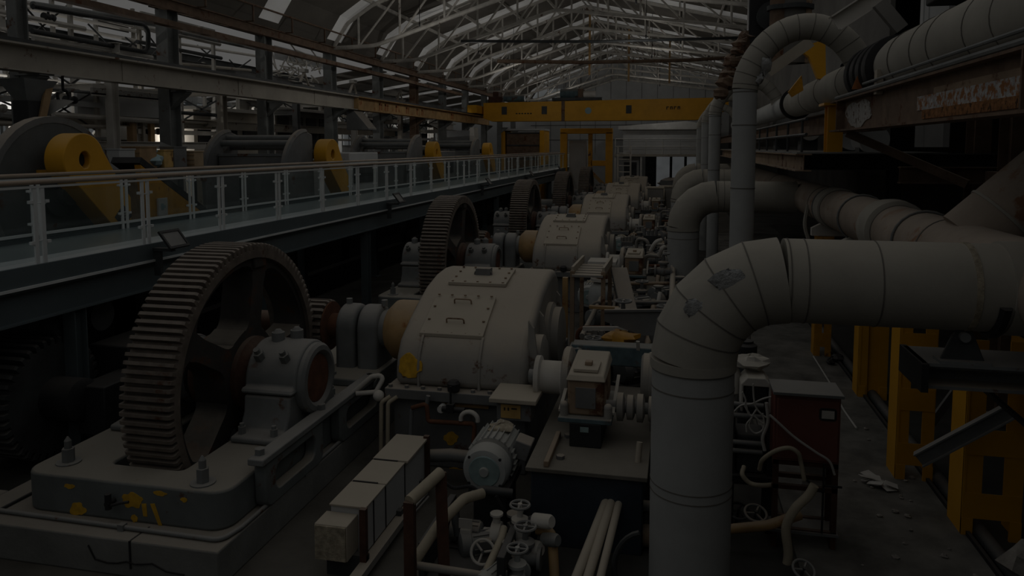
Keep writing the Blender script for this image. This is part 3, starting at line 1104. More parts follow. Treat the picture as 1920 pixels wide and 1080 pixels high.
def gear_rim(nt, R, r_in, x0, x1, cy, cz, depth):
    """spur teeth round a rim; one closed mesh"""
    prof = []
    for k in range(nt):
        a = 2 * pi * k / nt
        s = 2 * pi / nt
        for f, r in ((-.30, R - depth), (-.21, R), (.21, R), (.30, R - depth)):
            prof.append((a + f * s, r))
    n = len(prof)
    b = MB()
    xs = [(x0, -.018), (x0 + .03, 0), (x1 - .03, 0), (x1, -.018)]
    vs, fs = [], []
    for x, dr in xs:
        for a, r in prof:
            rr = r + (dr if r > R - depth * .5 else 0)
            vs.append((x, cy - rr * cos(a), cz + rr * sin(a)))
    for i in range(3):
        for k in range(n):
            l = (k + 1) % n
            fs.append((i * n + k, i * n + l, (i + 1) * n + l, (i + 1) * n + k))
    o = len(vs)
    for x in (x0, x1):
        for a, r in prof:
            vs.append((x, cy - r_in * cos(a), cz + r_in * sin(a)))
    for k in range(n):
        l = (k + 1) % n
        fs.append((k, o + k, o + l, l))
        fs.append((3 * n + k, 3 * n + l, o + n + l, o + n + k))
        fs.append((o + k, o + n + k, o + n + l, o + l))
    return b.add(vs, fs)


def sector_plate(b, cy, cz, a0, a1, r0, r1, x0, x1, mside, mr0, mr1, ns=48):
    """one sector of a wheel web with a rounded window"""
    ac, rc = (a0 + a1) / 2, (r0 + r1) / 2 + .03
    c = V((rc * cos(ac), rc * sin(ac)))

    def inside(p, A0, A1, R0, R1, m):
        r = p.length
        if not R0 <= r <= R1:
            return False
        a = math.atan2(p.y, p.x)
        while a < ac - pi:
            a += 2 * pi
        while a > ac + pi:
            a -= 2 * pi
        return r * sin(min(pi / 2, max(0, a - A0))) >= m and r * sin(min(pi / 2, max(0, A1 - a))) >= m and A0 <= a <= A1

    def march(d, *args):
        lo, hi = 0.0, 2.0
        # the shapes are star shaped seen from c
        for _ in range(34):
            mid = (lo + hi) / 2
            if inside(c + d * mid, *args):
                lo = mid
            else:
                hi = mid
        return lo
    out, inn = [], []
    dirs = []
    for cr, aa in ((r0, a0), (r0, a1), (r1, a1), (r1, a0)):
        q = V((cr * cos(aa), cr * sin(aa))) - c
        dirs.append(math.atan2(q.y, q.x))
    angs = sorted([2 * pi * k / ns - pi for k in range(ns)] + dirs)
    do, di = [], []
    for a in angs:
        d = V((cos(a), sin(a)))
        do.append(march(d, a0, a1, r0, r1, 0))
        di.append(march(d, a0, a1, r0 + mr0, r1 - mr1, mside))
    n = len(angs)
    for _ in range(3):
        di = [(di[i - 1] + 2 * di[i] + di[(i + 1) % n]) / 4 for i in range(n)]
    for a, o, i in zip(angs, do, di):
        d = V((cos(a), sin(a)))
        p, q = c + d * o, c + d * i
        out.append((cy - p.x, cz + p.y))
        inn.append((cy - q.x, cz + q.y))
    b.ringprism(out, inn, 'x', x0, x1, walls=False)


gx1, gx0 = -5.55, -6.22
gear = thing('bull_gear', 'rust brown toothed bull gear, first of the row, standing in the paint marked bed plate', 'gear wheel', (-5.9, GA.y, GA.z), 'bull gears')
obj('toothed_rim', gear_rim(112, GR, GR - .2, gx0, gx1, GA.y, GA.z, .095), 'gear_tooth', gear, smooth=20)
b = MB()
for s in range(5):
    a0 = radians(29 + 72 * s)
    sector_plate(b, GA.y, GA.z, a0, a0 + radians(72), .42, GR - .195, gx0 + .16, gx1 - .06, .15, .2, .1)
obj('wheel_web', b, 'gear_web', gear, smooth=30)
obj('hub', MB().lathe([(.3, 0), (.46, .02), (.5, .06), (.5, .16), (.44, .2), (.42, .3), (.42, .62), (.5, .66), (.5, .74), (.44, .78), (.36, .86), (.3, .88)], (gx0 - .06, GA.y, GA.z), (1, 0, 0), 36), 'rust_dk', gear, smooth=30)
obj('shaft', MB().cyl((gx0 - .9, GA.y, GA.z), (-4.7, GA.y, GA.z), .27, 28), 'steel_grey', gear)
obj('rim_lug', MB().box((gx1 - .06, GA.y + .25, GA.z + 1.48), (.08, .3, .14)), 'gear_web', gear, .02)

# bed plate with its slot, bolts and paint marks
bx0, bx1, by0, by1, bz0, bz1 = -7.2, -4.62, 6.8, 12.6, .4, .84
bed = thing('bed_plate', 'grey bed plate with rounded corners, bolts and yellow paint marks under the first bull gear', 'bed plate', (-5.9, 9, .5))
outer = rrect(bx0, bx1, by0, by1, .22, 6)
inner = rrect(-6.36, -5.42, 7.2, 10.75, .1, 6)
obj('plate', MB().ringprism(outer, inner, 'z', bz0, bz1), 'teal_grey', bed, .03)
for (x, y) in ((-6.86, 7.12), (-5.0, 6.98), (-6.85, 8.75), (-6.85, 11.3), (-5.02, 11.6)):
    bb = MB().cyl((x, y, bz1), (x, y, bz1 + .015), .135, 22)
    bb.cyl((x, y, bz1 + .015), (x, y, bz1 + .17), .07, 6).cyl((x, y, bz1 + .17), (x, y, bz1 + .26), .04, 10).cyl((x, y, bz1 + .26), (x, y, bz1 + .31), .04, 10, .008)
    obj('anchor_bolt', bb, 'steel_grey', bed, smooth=30)


def patch(pts, plane, at, th, matn, parent, name='paint_patch'):
    return obj(name, MB().prism(pts, plane, at, at + th), matn, parent, smooth=0)


def ragged(cx, cz, rx, rz, seed, n=26):
    rd = random.Random(seed)
    rs = [rd.uniform(.62, 1.12) for _ in range(n)]
    rs = [(rs[i - 1] + 3 * rs[i] + rs[(i + 1) % n]) / 5 for i in range(n)]
    return [(cx + rx * rs[k] * cos(2 * pi * k / n), cz + rz * rs[k] * sin(2 * pi * k / n)) for k in range(n)]


for (px, py, rx, rz, sd) in ((248, 938, .15, .10, 1), (146, 955, .11, .09, 2), (130, 912, .08, .03, 5), (300, 925, .09, .03, 6), (252, 972, .05, .05, 8), (345, 937, .05, .03, 9)):
    p = P(px, py, Y=by0)
    patch(ragged(p.x, p.z, rx, rz, sd), 'y', by0 - .004, .006, 'paint_yellow', bed)
for (px, py, px2, py2, w_) in ((270, 945, 272, 968, .06), (286, 945, 300, 985, .055)):
    p, q = P(px, py, Y=by0), P(px2, py2, Y=by0)
    patch([(p.x - w_ / 2, p.z), (p.x + w_ / 2, p.z + .01), (q.x + w_ / 2, q.z), (q.x - w_ / 3, q.z)], 'y', by0 - .004, .006, 'paint_yellow', bed)
p = P(222, 948, Y=by0)
b = MB().cyl((p.x - .05, by0 - .09, p.z), (p.x - .05, by0 - .09, p.z + .17), .035, 12).cyl((p.x - .05, by0, p.z + .06), (p.x - .05, by0 - .12, p.z + .06), .03, 10)
b.tube([(p.x, by0 - .1, p.z + .05), (p.x + .12, by0 - .1, p.z + .09), (p.x + .2, by0 - .08, p.z + .1)], .016, 8)
obj('drain_cock', b, 'black_steel', bed)

pl = thing('concrete_plinth', 'cracked concrete plinth under the first bed plate, painted grey green', 'plinth', (-6, 9, 0))
obj('block', MB().ringprism(rrect(-7.75, -4.48, 6.45, 16.2, .02, 6), rrect(-6.5, -5.3, 7.05, 10.9, .1, 6), 'z', 0, .4), 'plinth', pl, .02)
obj('step_block', MB().bx(-10.5, -7.755, 6.45, 7.15, 0, .4), 'plinth', pl, .02)
b = MB()
for pts in ([(205, 985), (215, 988)], ):
    pass
obj('joint', MB().bx(-5.52, -5.5, 6.44, 6.455, .1, .402).bx(-5.52, -5.5, 6.44, 6.75, .395, .403), 'black_steel', pl, smooth=0)
b = MB()
cr = [P(x, y, Y=6.44) for x, y in ((165, 1022), (178, 1048), (200, 1055), (218, 1056), (237, 1053), (252, 1058), (268, 1058), (285, 1057), (312, 1072), (345, 1078))]
for a, c in zip(cr, cr[1:]):
    b.bar(a, c, .012, .012)
obj('crack', b, 'black_steel', pl, smooth=0)
# conduit round the bed plate
z = .43
pth = bend([(-8.9, 6.62, z), (-7.5, 6.66, z), (-4.56, 6.62, z), (-4.5, 6.9, z), (-4.5, 11.5, z)], .12, 5)
t = thing('conduit', 'thin grey conduit pipe clipped along the plinth round the first bed plate', 'pipe', (-5.5, 6.62, z))
obj('pipe', MB().tube(pth, .026, 10), 'steel_grey', t)
b = MB()
for (x, y) in ((-5.75, 6.63), (-4.5, 8.3)):
    b.box((x, y, z), (.07, .07, .08))
obj('clip', b, 'steel_grey', t, smooth=0)
one('cable', MB().tube(bend([(-9, 6.6, .42), (-7.4, 6.62, .42), (-7.35, 9.0, .42)], .1, 4), .018, 8), 'black_steel', 'dark cable lying along the plinth beside the bed plate', 'cable')


# plummer block of the big wheel
def bearing(x0, x1, yc, zc, z0, R, label, matn='steel_grey', disc='rust', name='bearing_pedestal', feet=True):
    t = thing(name, label, 'bearing', ((x0 + x1) / 2, yc, z0))
    n = 22
    cap = circ(yc, zc, R, n, 0, pi)
    capo = cap + [(yc - R - .1, zc), (yc - R - .1, zc - .08), (yc + R + .1, zc - .08), (yc + R + .1, zc)]
    obj('cap', MB().prism(capo, 'x', x0, x1), matn, t, .05, seg=3)
    low = [(yc - R - .08, zc - .1), (yc - R - .1, zc - .3), (yc - R - .2, z0 + .1), (yc - R - .42, z0 + .08), (yc - R - .42, z0), (yc + R + .42, z0), (yc + R + .42, z0 + .08), (yc + R + .2, z0 + .1), (yc + R + .1, zc - .3), (yc + R + .08, zc - .1)]
    obj('housing', MB().prism(low, 'x', x0 + .04, x1 - .04), matn, t, .03)
    obj('end_ring', MB().lathe([(R * .93, -.04), (R * .93, .05), (R * .86, .09), (R * .74, .1), (R * .66, .07), (R * .62, .02)], (x1, yc, zc), (1, 0, 0), 34), matn, t)
    obj('end_cover', MB().lathe([(R * .63, 0), (R * .63, .055), (R * .5, .06)], (x1, yc, zc), (1, 0, 0), 34), disc, t)
    if feet:
        b = MB()
        for x in (x0 + .14, x1 - .14):
            for s in (-1, 1):
                b.cyl((x, yc + s * (R + .3), z0 + .08), (x, yc + s * (R + .3), z0 + .18), .05, 6).cyl((x, yc + s * (R + .3), z0 + .18), (x, yc + s * (R + .3), z0 + .22), .03, 8)
        obj('foot_bolt', b, matn, t, smooth=30)
    b = MB()
    xm = (x0 + x1) / 2
    for x, y, r in ((xm - .12, yc - .05, .085), (xm + .06, yc + .12, .085)):
        b.cyl((x, y, zc + R - .03), (x, y, zc + R + .1), r, 14)
        b.cyl((x, y, zc + R + .1), (x, y, zc + R + .14), r * .8, 14, r * .4)
    obj('oil_cup', b, matn, t)
    b = MB()
    for x in (x0 + .16, x1 - .2):
        b.cyl((x, yc - R * .72, zc + R * .64), (x, yc - R * .86, zc + R * .84), .07, 6)
        b.cyl((x, yc - R * .86, zc + R * .84), (x, yc - R * .94, zc + R * .94), .04, 8)
    obj('cap_nut', b, matn, t, smooth=30)
    return t


bg1 = bearing(-5.4, -4.68, GA.y, GA.z, .84, .5, 'big grey plummer block with rust coloured end disc beside the first bull gear')
bg0 = bearing(-7.15, -6.45, GA.y, GA.z, .84, .48, 'grey plummer block on the walkway side of the first bull gear', feet=False)
# side frame below it with oval openings
t = thing('side_frame', 'cast grey side frame with oval openings along the bed plate of the first gear', 'frame', (-4.55, 9, .5))
for (ya, yb) in ((7.35, 8.75), (9.25, 10.8)):
    obj('opening_panel', MB().ringprism(rrect(ya, yb, .41, 1.0, .12, 5), rrect(ya + .22, yb - .22, .54, .84, .12, 5), 'x', -4.61, -4.46), 'teal_grey', t, .02)
obj('top_rail', MB().bar((-4.53, 7.25, .99), (-4.53, 11.9, .99), .2, .08), 'steel_grey', t, .015)
b = MB()
for y in (7.4, 8.9, 10.9, 11.7):
    b.cyl((-4.56, y, 1.03), (-4.56, y, 1.1), .06, 6)
obj('bolt', b, 'steel_grey', t, smooth=30)

# pinion behind the wheel with its two bearings
PY, PZ = 11.0, 1.62
pn = thing('pinion', 'small toothed pinion with rust brown end face meshing behind the first bull gear', 'gear', (-5.8, PY, PZ))
obj('teeth', gear_rim(22, .42, .12, gx0 - .05, gx1 + .12, PY, PZ, .085), 'gear_tooth', pn, smooth=20)
obj('end_face', MB().lathe([(.39, 0), (.39, .02), (.2, .03)], (gx1 + .12, PY, PZ), (1, 0, 0)), 'rust', pn)
obj('shaft', MB().cyl((gx0 - .5, PY, PZ), (-3.85, PY, PZ), .19, 24), 'rust_dk', pn)
b = MB().lathe([(.2, 0), (.2, .22)], (-5.42, PY, PZ), (1, 0, 0))
obj('collar', b, 'rust', pn)
bp1 = thing('pinion_bearing', 'grey double domed pinion bearing with dust and dark stains between pinion and coupling', 'bearing', (-4.85, PY, .84))
for (xa, xb) in ((-5.2, -4.88), (-4.84, -4.5)):
    obj('dome', MB().prism(circ(PY, PZ + .02, .36, 20, 0, pi) + [(PY - .36, .9), (PY + .36, .9)], 'x', xa, xb), 'steel_grey', bp1, .07, seg=3)
obj('base', MB().prism([(PY - .62, .84), (PY + .62, .84), (PY + .62, .95), (PY + .4, 1.05), (PY - .4, 1.05), (PY - .62, .95)], 'x', -5.28, -4.42), 'teal_grey', bp1, .02)
b = MB()
for x in (-5.15, -4.55):
    b.cyl((x, PY - .52, .95), (x, PY - .52, 1.03), .05, 6)
    b.cyl((x + .05, PY, PZ + .36), (x + .05, PY, PZ + .46), .05, 10)
obj('bolt', b, 'steel_grey', bp1, smooth=30)
cp = thing('shaft_coupling', 'cream and yellow drum coupling between the pinion bearing and the first gearbox', 'coupling', (-4.2, PY, PZ))
obj('shell', MB().lathe([(.3, 0), (.34, .02), (.46, .14), (.47, .2), (.47, .52), (.42, .55)], (-4.42, PY, PZ), (1, 0, 0), 32), 'orange_tan', cp)
obj('flange', MB().lathe([(.26, 0), (.3, .02), (.3, .16)], (-4.55, PY, PZ), (1, 0, 0), 28), 'steel_grey', cp)

# ---- the big gearbox
gb = thing('gearbox', 'dusty tan gearbox casing with hatch plates and yellow paint spot, first of the row', 'gearbox', (-2.9, 11.2, 0))
X0, X1 = -3.85, -1.95
prof = [(9.75, 1.14), (9.75, 1.38), (9.8, 1.56), (9.95, 1.78), (10.3, 1.98), (10.75, 2.19), (11.1, 2.33), (11.6, 2.44), (12.0, 2.47), (12.3, 2.45), (12.55, 2.28), (12.72, 1.9), (12.75, 1.14)]
obj('upper_casing', MB().prism(prof, 'x', X0, X1), 'tan', gb, .10, 28, 4)
obj('flange', MB().bx(X0 - .1, X1 + .12, 9.6, 12.9, .99, 1.14), 'casing_grey', gb, .015)
obj('lower_casing', MB().bx(X0 - .02, X1, 9.74, 12.75, 0, .99), 'casing_grey', gb, .02)


def on_slope(y):
    for (a, za), (c, zc) in zip(prof, prof[1:]):
        if a <= y <= c and a < c:
            return za + (zc - za) * (y - a) / (c - a)
    return 2.45


def hatch(xa, xb, ya, yb, nm):
    za, zb = on_slope(ya) + .025, on_slope(yb) + .025
    t_ = .03
    b = MB().add([(xa, ya, za - .02), (xb, ya, za - .02), (xb, yb, zb - .02), (xa, yb, zb - .02), (xa, ya, za + t_), (xb, ya, za + t_), (xb, yb, zb + t_), (xa, yb, zb + t_)],
                 [(0, 3, 2, 1), (4, 5, 6, 7), (0, 1, 5, 4), (1, 2, 6, 5), (2, 3, 7, 6), (3, 0, 4, 7)])
    h = obj(nm, b, 'tan_lt', gb, .006)
    b = MB()
    nx = 5
    for i in range(nx):
        for (yy, zz) in ((ya + .05, za), (yb - .05, zb)):
            xx = xa + .06 + (xb - xa - .12) * i / (nx - 1)
            b.cyl((xx, yy, zz + t_), (xx, yy, zz + t_ + .02), .02, 6)
    for i in (1, 2):
        for xx in (xa + .06, xb - .06):
            f = i / 3
            yy, zz = ya + (yb - ya) * f, za + (zb - za) * f
            b.cyl((xx, yy, zz + t_), (xx, yy, zz + t_ + .02), .02, 6)
    obj('hatch_bolt', b, 'tan_rust', h, smooth=0)
    return h, za + t_, zb + t_


h1, za, zb = hatch(-3.56, -2.62, 9.98, 10.78, 'hatch_plate')
for f in (.28, .78):
    y, zz = 9.98 + .8 * f, za + (zb - za) * f
    b = MB().tube(bend([(-3.22, y, zz), (-3.22, y - .02, zz + .07), (-2.96, y - .02, zz + .07), (-2.96, y, zz)], .03, 3), .012, 8)
    obj('handle', b, 'tan_rust', h1)
h2, za, zb = hatch(-3.48, -2.55, 11.12, 11.85, 'hatch_plate')
b = MB().tube(bend([(-3.15, 11.5, za + .02), (-3.15, 11.5, za + .12), (-2.87, 11.5, za + .12), (-2.87, 11.5, za + .02)], .03, 3), .012, 8)
b.box((-3.01, 11.55, za + .1), (.24, .16, .14))
obj('breather', b, 'casing_grey', h2, .02)
b = MB()
for x in (-3.5, -2.62):
    pts = [(9.735, 1.13), (9.735, 1.42), (9.785, 1.6), (9.93, 1.8), (9.99, 1.84), (9.99, 1.7), (9.9, 1.5), (9.9, 1.13)]
    b.prism(pts, 'x', x - .02, x + .02)
obj('stiffener_rib', b, 'tan', gb, .01)
p = P(768, 692, Y=9.74)
b = MB()
rg = ragged(p.x, 0, .2, .19, 12)
b.add([(x, 9.742 + max(0, (z_ + 1.44 - 1.42)) * .3 - .012, z_ + 1.42) for x, z_ in rg] + [(x, 9.742 + max(0, (z_ + 1.44 - 1.42)) * .3 + .02, z_ + 1.42) for x, z_ in rg],
      [tuple(range(26)), tuple(reversed(range(26, 52)))] + [(i, (i + 1) % 26, 26 + (i + 1) % 26, 26 + i) for i in range(26)])
obj('paint_patch', b, 'paint_yellow', gb, smooth=0)
# side bosses towards the pit
b = MB().lathe([(.52, 0), (.52, .1), (.45, .13), (.45, .24), (.3, .27)], (X1 - .03, 11.55, 1.52), (1, 0, 0), 32)
b.lathe([(.3, 0), (.3, .16), (.22, .2)], (X1 - .03, 10.35, 1.52), (1, 0, 0), 28)
obj('side_boss', b, 'tan', gb)
b = MB()
for y in (10.0, 10.75, 12.35):
    b.prism([(X1 - .02, 1.14), (X1 + .16, 1.14), (X1 + .06, 2.0), (X1 - .02, 2.1)], 'y', y - .03, y + .03)
obj('side_rib', b, 'tan', gb, smooth=0)
b = MB()
for i in range(9):
    x = X0 - .03 + i * .24
    b.cyl((x, 9.66, 1.14), (x, 9.66, 1.18), .032, 6)
obj('flange_bolt', b, 'casing_grey', gb, smooth=0)
b = MB().lathe([(.04, 0), (.085, .02), (.09, .12), (.06, .16)], (-2.95, 9.64, 1.14), (0, 0, 1), 16)
obj('filler_cap', b, 'black_steel', gb)
for (px, py, rx, rz, sd) in ((845, 822, .13, .1, 21), (855, 885, .14, .07, 22)):
    p = P(px, py, Y=9.73)
    patch(ragged(p.x, p.z, rx, rz, sd), 'y', 9.732, .008, 'paint_yellow', gb)

# pipework on the front of the lower casing
t = thing('oil_pipework', 'oil pipework with round white gauge and rusty hose on the first gearbox front', 'pipework', (-2.9, 9.5, .6))
obj('manifold', MB().tube(bend([P(772, 765, Y=9.5), P(800, 757, Y=9.5), P(803, 790, Y=9.48), P(890, 795, Y=9.45), P(888, 830, Y=9.45)], .04, 4), .032, 10), 'rust', t)
obj('elbow', MB().tube(bend([P(770, 815, Y=9.52), P(772, 768, Y=9.52), P(800, 760, Y=9.52), P(803, 742, Y=9.52)], .05, 4), .03, 10), 'steel_grey', t)
p = P(826, 768, Y=9.5)
obj('gauge', MB().cyl((p.x, 9.62, p.z), (p.x, 9.5, p.z), .05, 20), 'white_paint', t)
p = P(880, 783, Y=9.45)
obj('hose_loop', MB().tube([V((p.x + .12 * cos(a), 9.45, p.z - .03 + .11 * sin(a))) for a in [radians(-10 + 200 * i / 10) for i in range(11)]], .032, 10), 'off_white', t)
p = P(845, 765, Y=9.5)
obj('valve_body', MB().box((p.x, 9.5, p.z), (.1, .1, .12)).cyl((p.x, 9.5, p.z + .05), (p.x, 9.5, p.z + .3), .015, 8).cyl((p.x - .12, 9.5, p.z - .02), (p.x + .2, 9.5, p.z - .02), .04, 12), 'black_steel', t)
p = P(830, 753, Y=9.56)
obj('back_plate', MB().bx(p.x - .05, p.x + .62, 9.68, 9.72, p.z - .1, p.z + .1), 'orange_tan', t, smooth=0)
# pale bent pipes at the near corner of the gearbox
t = thing('bent_pipe', 'pale pipe bracket bent between the side frame and the near corner of the first gearbox', 'pipe', (-4.1, 9.8, 1.0))
obj('pipe', MB().tube(bend([P(660, 738, Y=9.7), P(697, 706, Y=9.75), P(722, 703, Y=9.8), P(705, 735, Y=9.7), P(668, 738, Y=9.65)], .05, 4), .035, 10), 'off_white', t)
obj('fitting', MB().ball(tuple(P(710, 742, Y=9.6)), .08, 12), 'off_white', t)
t = thing('drop_pipe', 'pair of pale drop pipes beside the near corner of the first gearbox', 'pipe', (-4, 9.6, 0))
a = P(730, 745, Y=9.55)
for dx in (0, .1):
    obj('pipe', MB().tube(bend([(a.x + dx, 9.6, a.z), (a.x - .12 + dx, 9.55, a.z - .08), (a.x - .12 + dx, 9.5, .1)], .07, 4), .03, 10), 'hose_cream', t)
one('floor_duct_pipe', MB().tube([P(795, 855, Y=9.3), P(845, 853, Y=9.3), P(905, 860, Y=9.3)], .085, 16), 'casing_grey', 'thick grey horizontal pipe low along the front of the first gearbox', 'pipe')
# terminal shelf at the casing corner with a small yellow name plate
t = thing('terminal_box', 'tan terminal box with a small yellow rating plate at the gearbox corner', 'box', (-1.9, 9.5, 1.0))
p = P(965, 768, Y=9.3)
obj('body', MB().bx(p.x - .22, p.x + .24, 9.2, 9.75, p.z - .12, p.z + .14), 'casing_grey', t, .015)
obj('lid', MB().bx(p.x - .3, p.x + .32, 9.1, 9.75, p.z + .14, p.z + .2), 'tan_lt', t, .01)
obj('rating_plate', MB().bx(p.x - .16, p.x + .1, 9.19, 9.2, p.z - .08, p.z + .1), 'yellow_pale', t, smooth=0)
obj('plate_lettering', MB().bx(p.x - .12, p.x - .1, 9.185, 9.19, p.z + .02, p.z + .06).bx(p.x - .07, p.x - .05, 9.185, 9.19, p.z + .02, p.z + .06).bx(p.x - .02, p.x + .05, 9.185, 9.19, p.z + .04, p.z + .06), 'letter_dark', t, smooth=0)

# input shaft, coupling and the small reducer on its tank
sc = thing('input_coupling', 'dusty flanged input coupling between the first gearbox and the small tan reducer', 'coupling', (-1.6, 10.35, 1.52))
obj('shell', MB().lathe([(.16, 0), (.28, .02), (.28, .08), (.22, .1), (.22, .36), (.26, .38), (.26, .44), (.16, .46)], (-1.82, 9.7, 1.42), (1, 0, 0), 28), 'off_white', sc)
obj('flange', MB().lathe([(.4, 0), (.42, .02), (.42, .09), (.38, .12), (.12, .14)], (-1.42, 9.7, 1.42), (1, 0, 0), 32), 'tan', sc)
obj('shaft', MB().cyl((-1.9, 9.7, 1.42), (-1.2, 9.7, 1.42), .09, 16), 'steel_grey', sc)
rd_ = thing('reducer', 'small tan reducer box with lid plate on a blue base, first of the row', 'reducer', (-.95, 9.8, .95))
RX0, RX1 = -1.24, -.80
obj('body', MB().bx(RX0, RX1, 8.72, 9.66, 1.28, 1.72), 'tan_rust', rd_, .03)
obj('lid', MB().add([(RX0 - .02, 8.69, 1.71), (RX1 + .02, 8.69, 1.71), (RX1 + .02, 9.68, 1.71), (RX0 - .02, 9.68, 1.71), (RX0 + .01, 8.74, 1.78), (RX1 - .01, 8.74, 1.78), (RX1 - .01, 9.64, 1.84), (RX0 + .01, 9.64, 1.84)],
    [(0, 3, 2, 1), (4, 5, 6, 7), (0, 1, 5, 4), (1, 2, 6, 5), (2, 3, 7, 6), (3, 0, 4, 7)]), 'tan_lt', rd_, .015)
lp = obj('cover_plate', MB().bx(RX0 + .06, RX1 - .08, 8.8, 9.18, 1.79, 1.83), 'tan_lt', rd_, .008)
obj('breather', MB().bx(-1.06, -.97, 8.95, 9.05, 1.83, 1.88), 'tan_rust', lp, .01)
obj('front_panel', MB().bx(RX0 + .1, RX1 - .1, 8.7, 8.72, 1.38, 1.63), 'casing_grey', rd_, smooth=0)
obj('foot', MB().bx(RX0 - .1, RX1 + .1, 8.62, 9.74, 1.22, 1.28), 'blue_old', rd_, .01)
b = MB()
for x in (RX0 - .04, RX1 + .05):
    b.cyl((x, 8.72, 1.28), (x, 8.72, 1.4), .05, 12).ball((x, 8.72, 1.4), .052, 12)
obj('foot_bolt', b, 'tan', rd_, smooth=40)
b = MB()
for s in (RX0 - .1, RX1 + .1):
    b.bar((s, 8.8, 1.3), (s, 9.7, 1.5), .04, .03)
obj('tie_bar', b, 'off_white', rd_, smooth=0)
oc = thing('output_coupling', 'row of dusty ring couplings between the small reducer and the big vertical pipe', 'coupling', (-.4, 9.5, 1.2))
b = MB()
for i, x in enumerate((-.62, -.5, -.38, -.24)):
    b.lathe([(.1, 0), (.17 - .02 * (i % 2), .01), (.17 - .02 * (i % 2), .08), (.1, .1)], (x - .05, 9.0, 1.33), (1, 0, 0), 22)
obj('ring', b, 'tan', oc)
obj('shaft', MB().cyl((-.8, 9.0, 1.33), (.4, 9.0, 1.33), .07, 14), 'steel_grey', oc)
dm = thing('drive_motor', 'dusty tan drive motor half hidden by the big vertical pipe', 'motor', (.1, 10.2, .8))
obj('body', MB().cyl((-.3, 9.6, 1.5), (.6, 9.6, 1.5), .36, 28), 'tan', dm, .02)
obj('end_bell', MB().lathe([(.3, 0), (.34, .03), (.34, .1)], (-.4, 9.6, 1.5), (1, 0, 0), 28), 'tan', dm)
obj('mount', MB().bx(-.28, .55, 9.3, 9.9, .7, 1.2), 'tan', dm, .02)
obj('fan_cowl', MB().bx(-.2, .5, 9.35, 9.85, 1.82, 1.95), 'tan_lt', dm, .03)
# oil tank carrying the reducer
tk = thing('oil_tank', 'dark blue oil tank with dusty lid carrying the first small reducer', 'tank', (-1, 9.3, 0))
obj('body', MB().bx(-1.55, -.3, 8.0, 11.0, .0, .88), 'navy', tk, .02)
obj('lid', MB().bx(-1.6, -.25, 7.94, 11.04, .88, .93), 'tank_lid', tk, .008)
b = MB()
for y in (8.25, 8.9):
    b.cyl((-1.25, y, .93), (-1.25, y, .97), .05, 6)
obj('lid_bolt', b, 'casing_grey', tk, smooth=0)
obj('stiffener', MB().bx(-1.4, -1.34, 7.98, 8.9, .93, 1.0), 'tan_rust', tk, .01)
pd = thing('reducer_pedestal', 'black steel pedestal with a small label plate under the small reducer', 'pedestal', (-1, 8.9, .93))
obj('body', MB().bx(-1.2, -.82, 8.62, 9.7, .93, 1.22), 'black_steel', pd, .01)
obj('label_plate', MB().bx(-1.07, -.97, 8.61, 8.622, 1.12, 1.18), 'motor_teal', pd, smooth=0)

# auxiliary motor with finned body
am = thing('fan_motor', 'grey electric motor with teal fan cover standing in front of the first gearbox', 'motor', (-2.1, 8.6, .5))
MXc, MZc, my = -2.09, .80, 8.0
obj('body', MB().lathe([(.26, .18), (.275, .2), (.275, .85), (.2, .9)], (MXc, my, MZc), (0, 1, 0), 32), 'motor_grey', am)
b = MB()
for k in range(22):
    a = radians(-60 + 300 * k / 21)
    c, s = cos(a), sin(a)
    b.bar((MXc + .285 * c, my + .3, MZc + .285 * s), (MXc + .285 * c, my + .85, MZc + .285 * s), .035, .012, up=(-s, 0, c))
obj('cooling_fin', b, 'motor_grey', am, smooth=0)
obj('fan_cowl', MB().lathe([(.2, .0), (.245, .01), (.265, .05), (.275, .1), (.275, .32), (.262, .34)], (MXc, my, MZc), (0, 1, 0), 32), 'motor_grey', am)
obj('fan_cover', MB().lathe([(.175, -.012), (.185, 0), (.185, .02)], (MXc, my, MZc), (0, 1, 0), 28), 'motor_teal', am)
obj('hub_boss', MB().lathe([(.05, -.035), (.06, -.02), (.06, .0)], (MXc, my, MZc), (0, 1, 0), 16), 'motor_grey', am)
b = MB()
for a in (40, 140, 220, 320):
    a = radians(a)
    b.cyl((MXc + .235 * cos(a), my + .005, MZc + .235 * sin(a)), (MXc + .235 * cos(a), my + .03, MZc + .235 * sin(a)), .018, 8)
obj('cowl_screw', b, 'black_steel', am)
obj('terminal_box', MB().box((MXc + .34, my + .55, MZc + .1), (.2, .26, .22), ry=.3), 'casing_grey', am, .015)
obj('mount', MB().bx(MXc - .25, MXc + .25, my + .2, my + .9, MZc - .36, MZc - .26).bx(MXc - .2, MXc + .2, my + .25, my + .8, .0, MZc - .36), 'dark_steel', am, .01)
obj('dirt_crust', MB().blob((MXc + .03, my + .7, MZc + .27), .13, 8, 1.2, 1.4, .35), 'fibre', am)

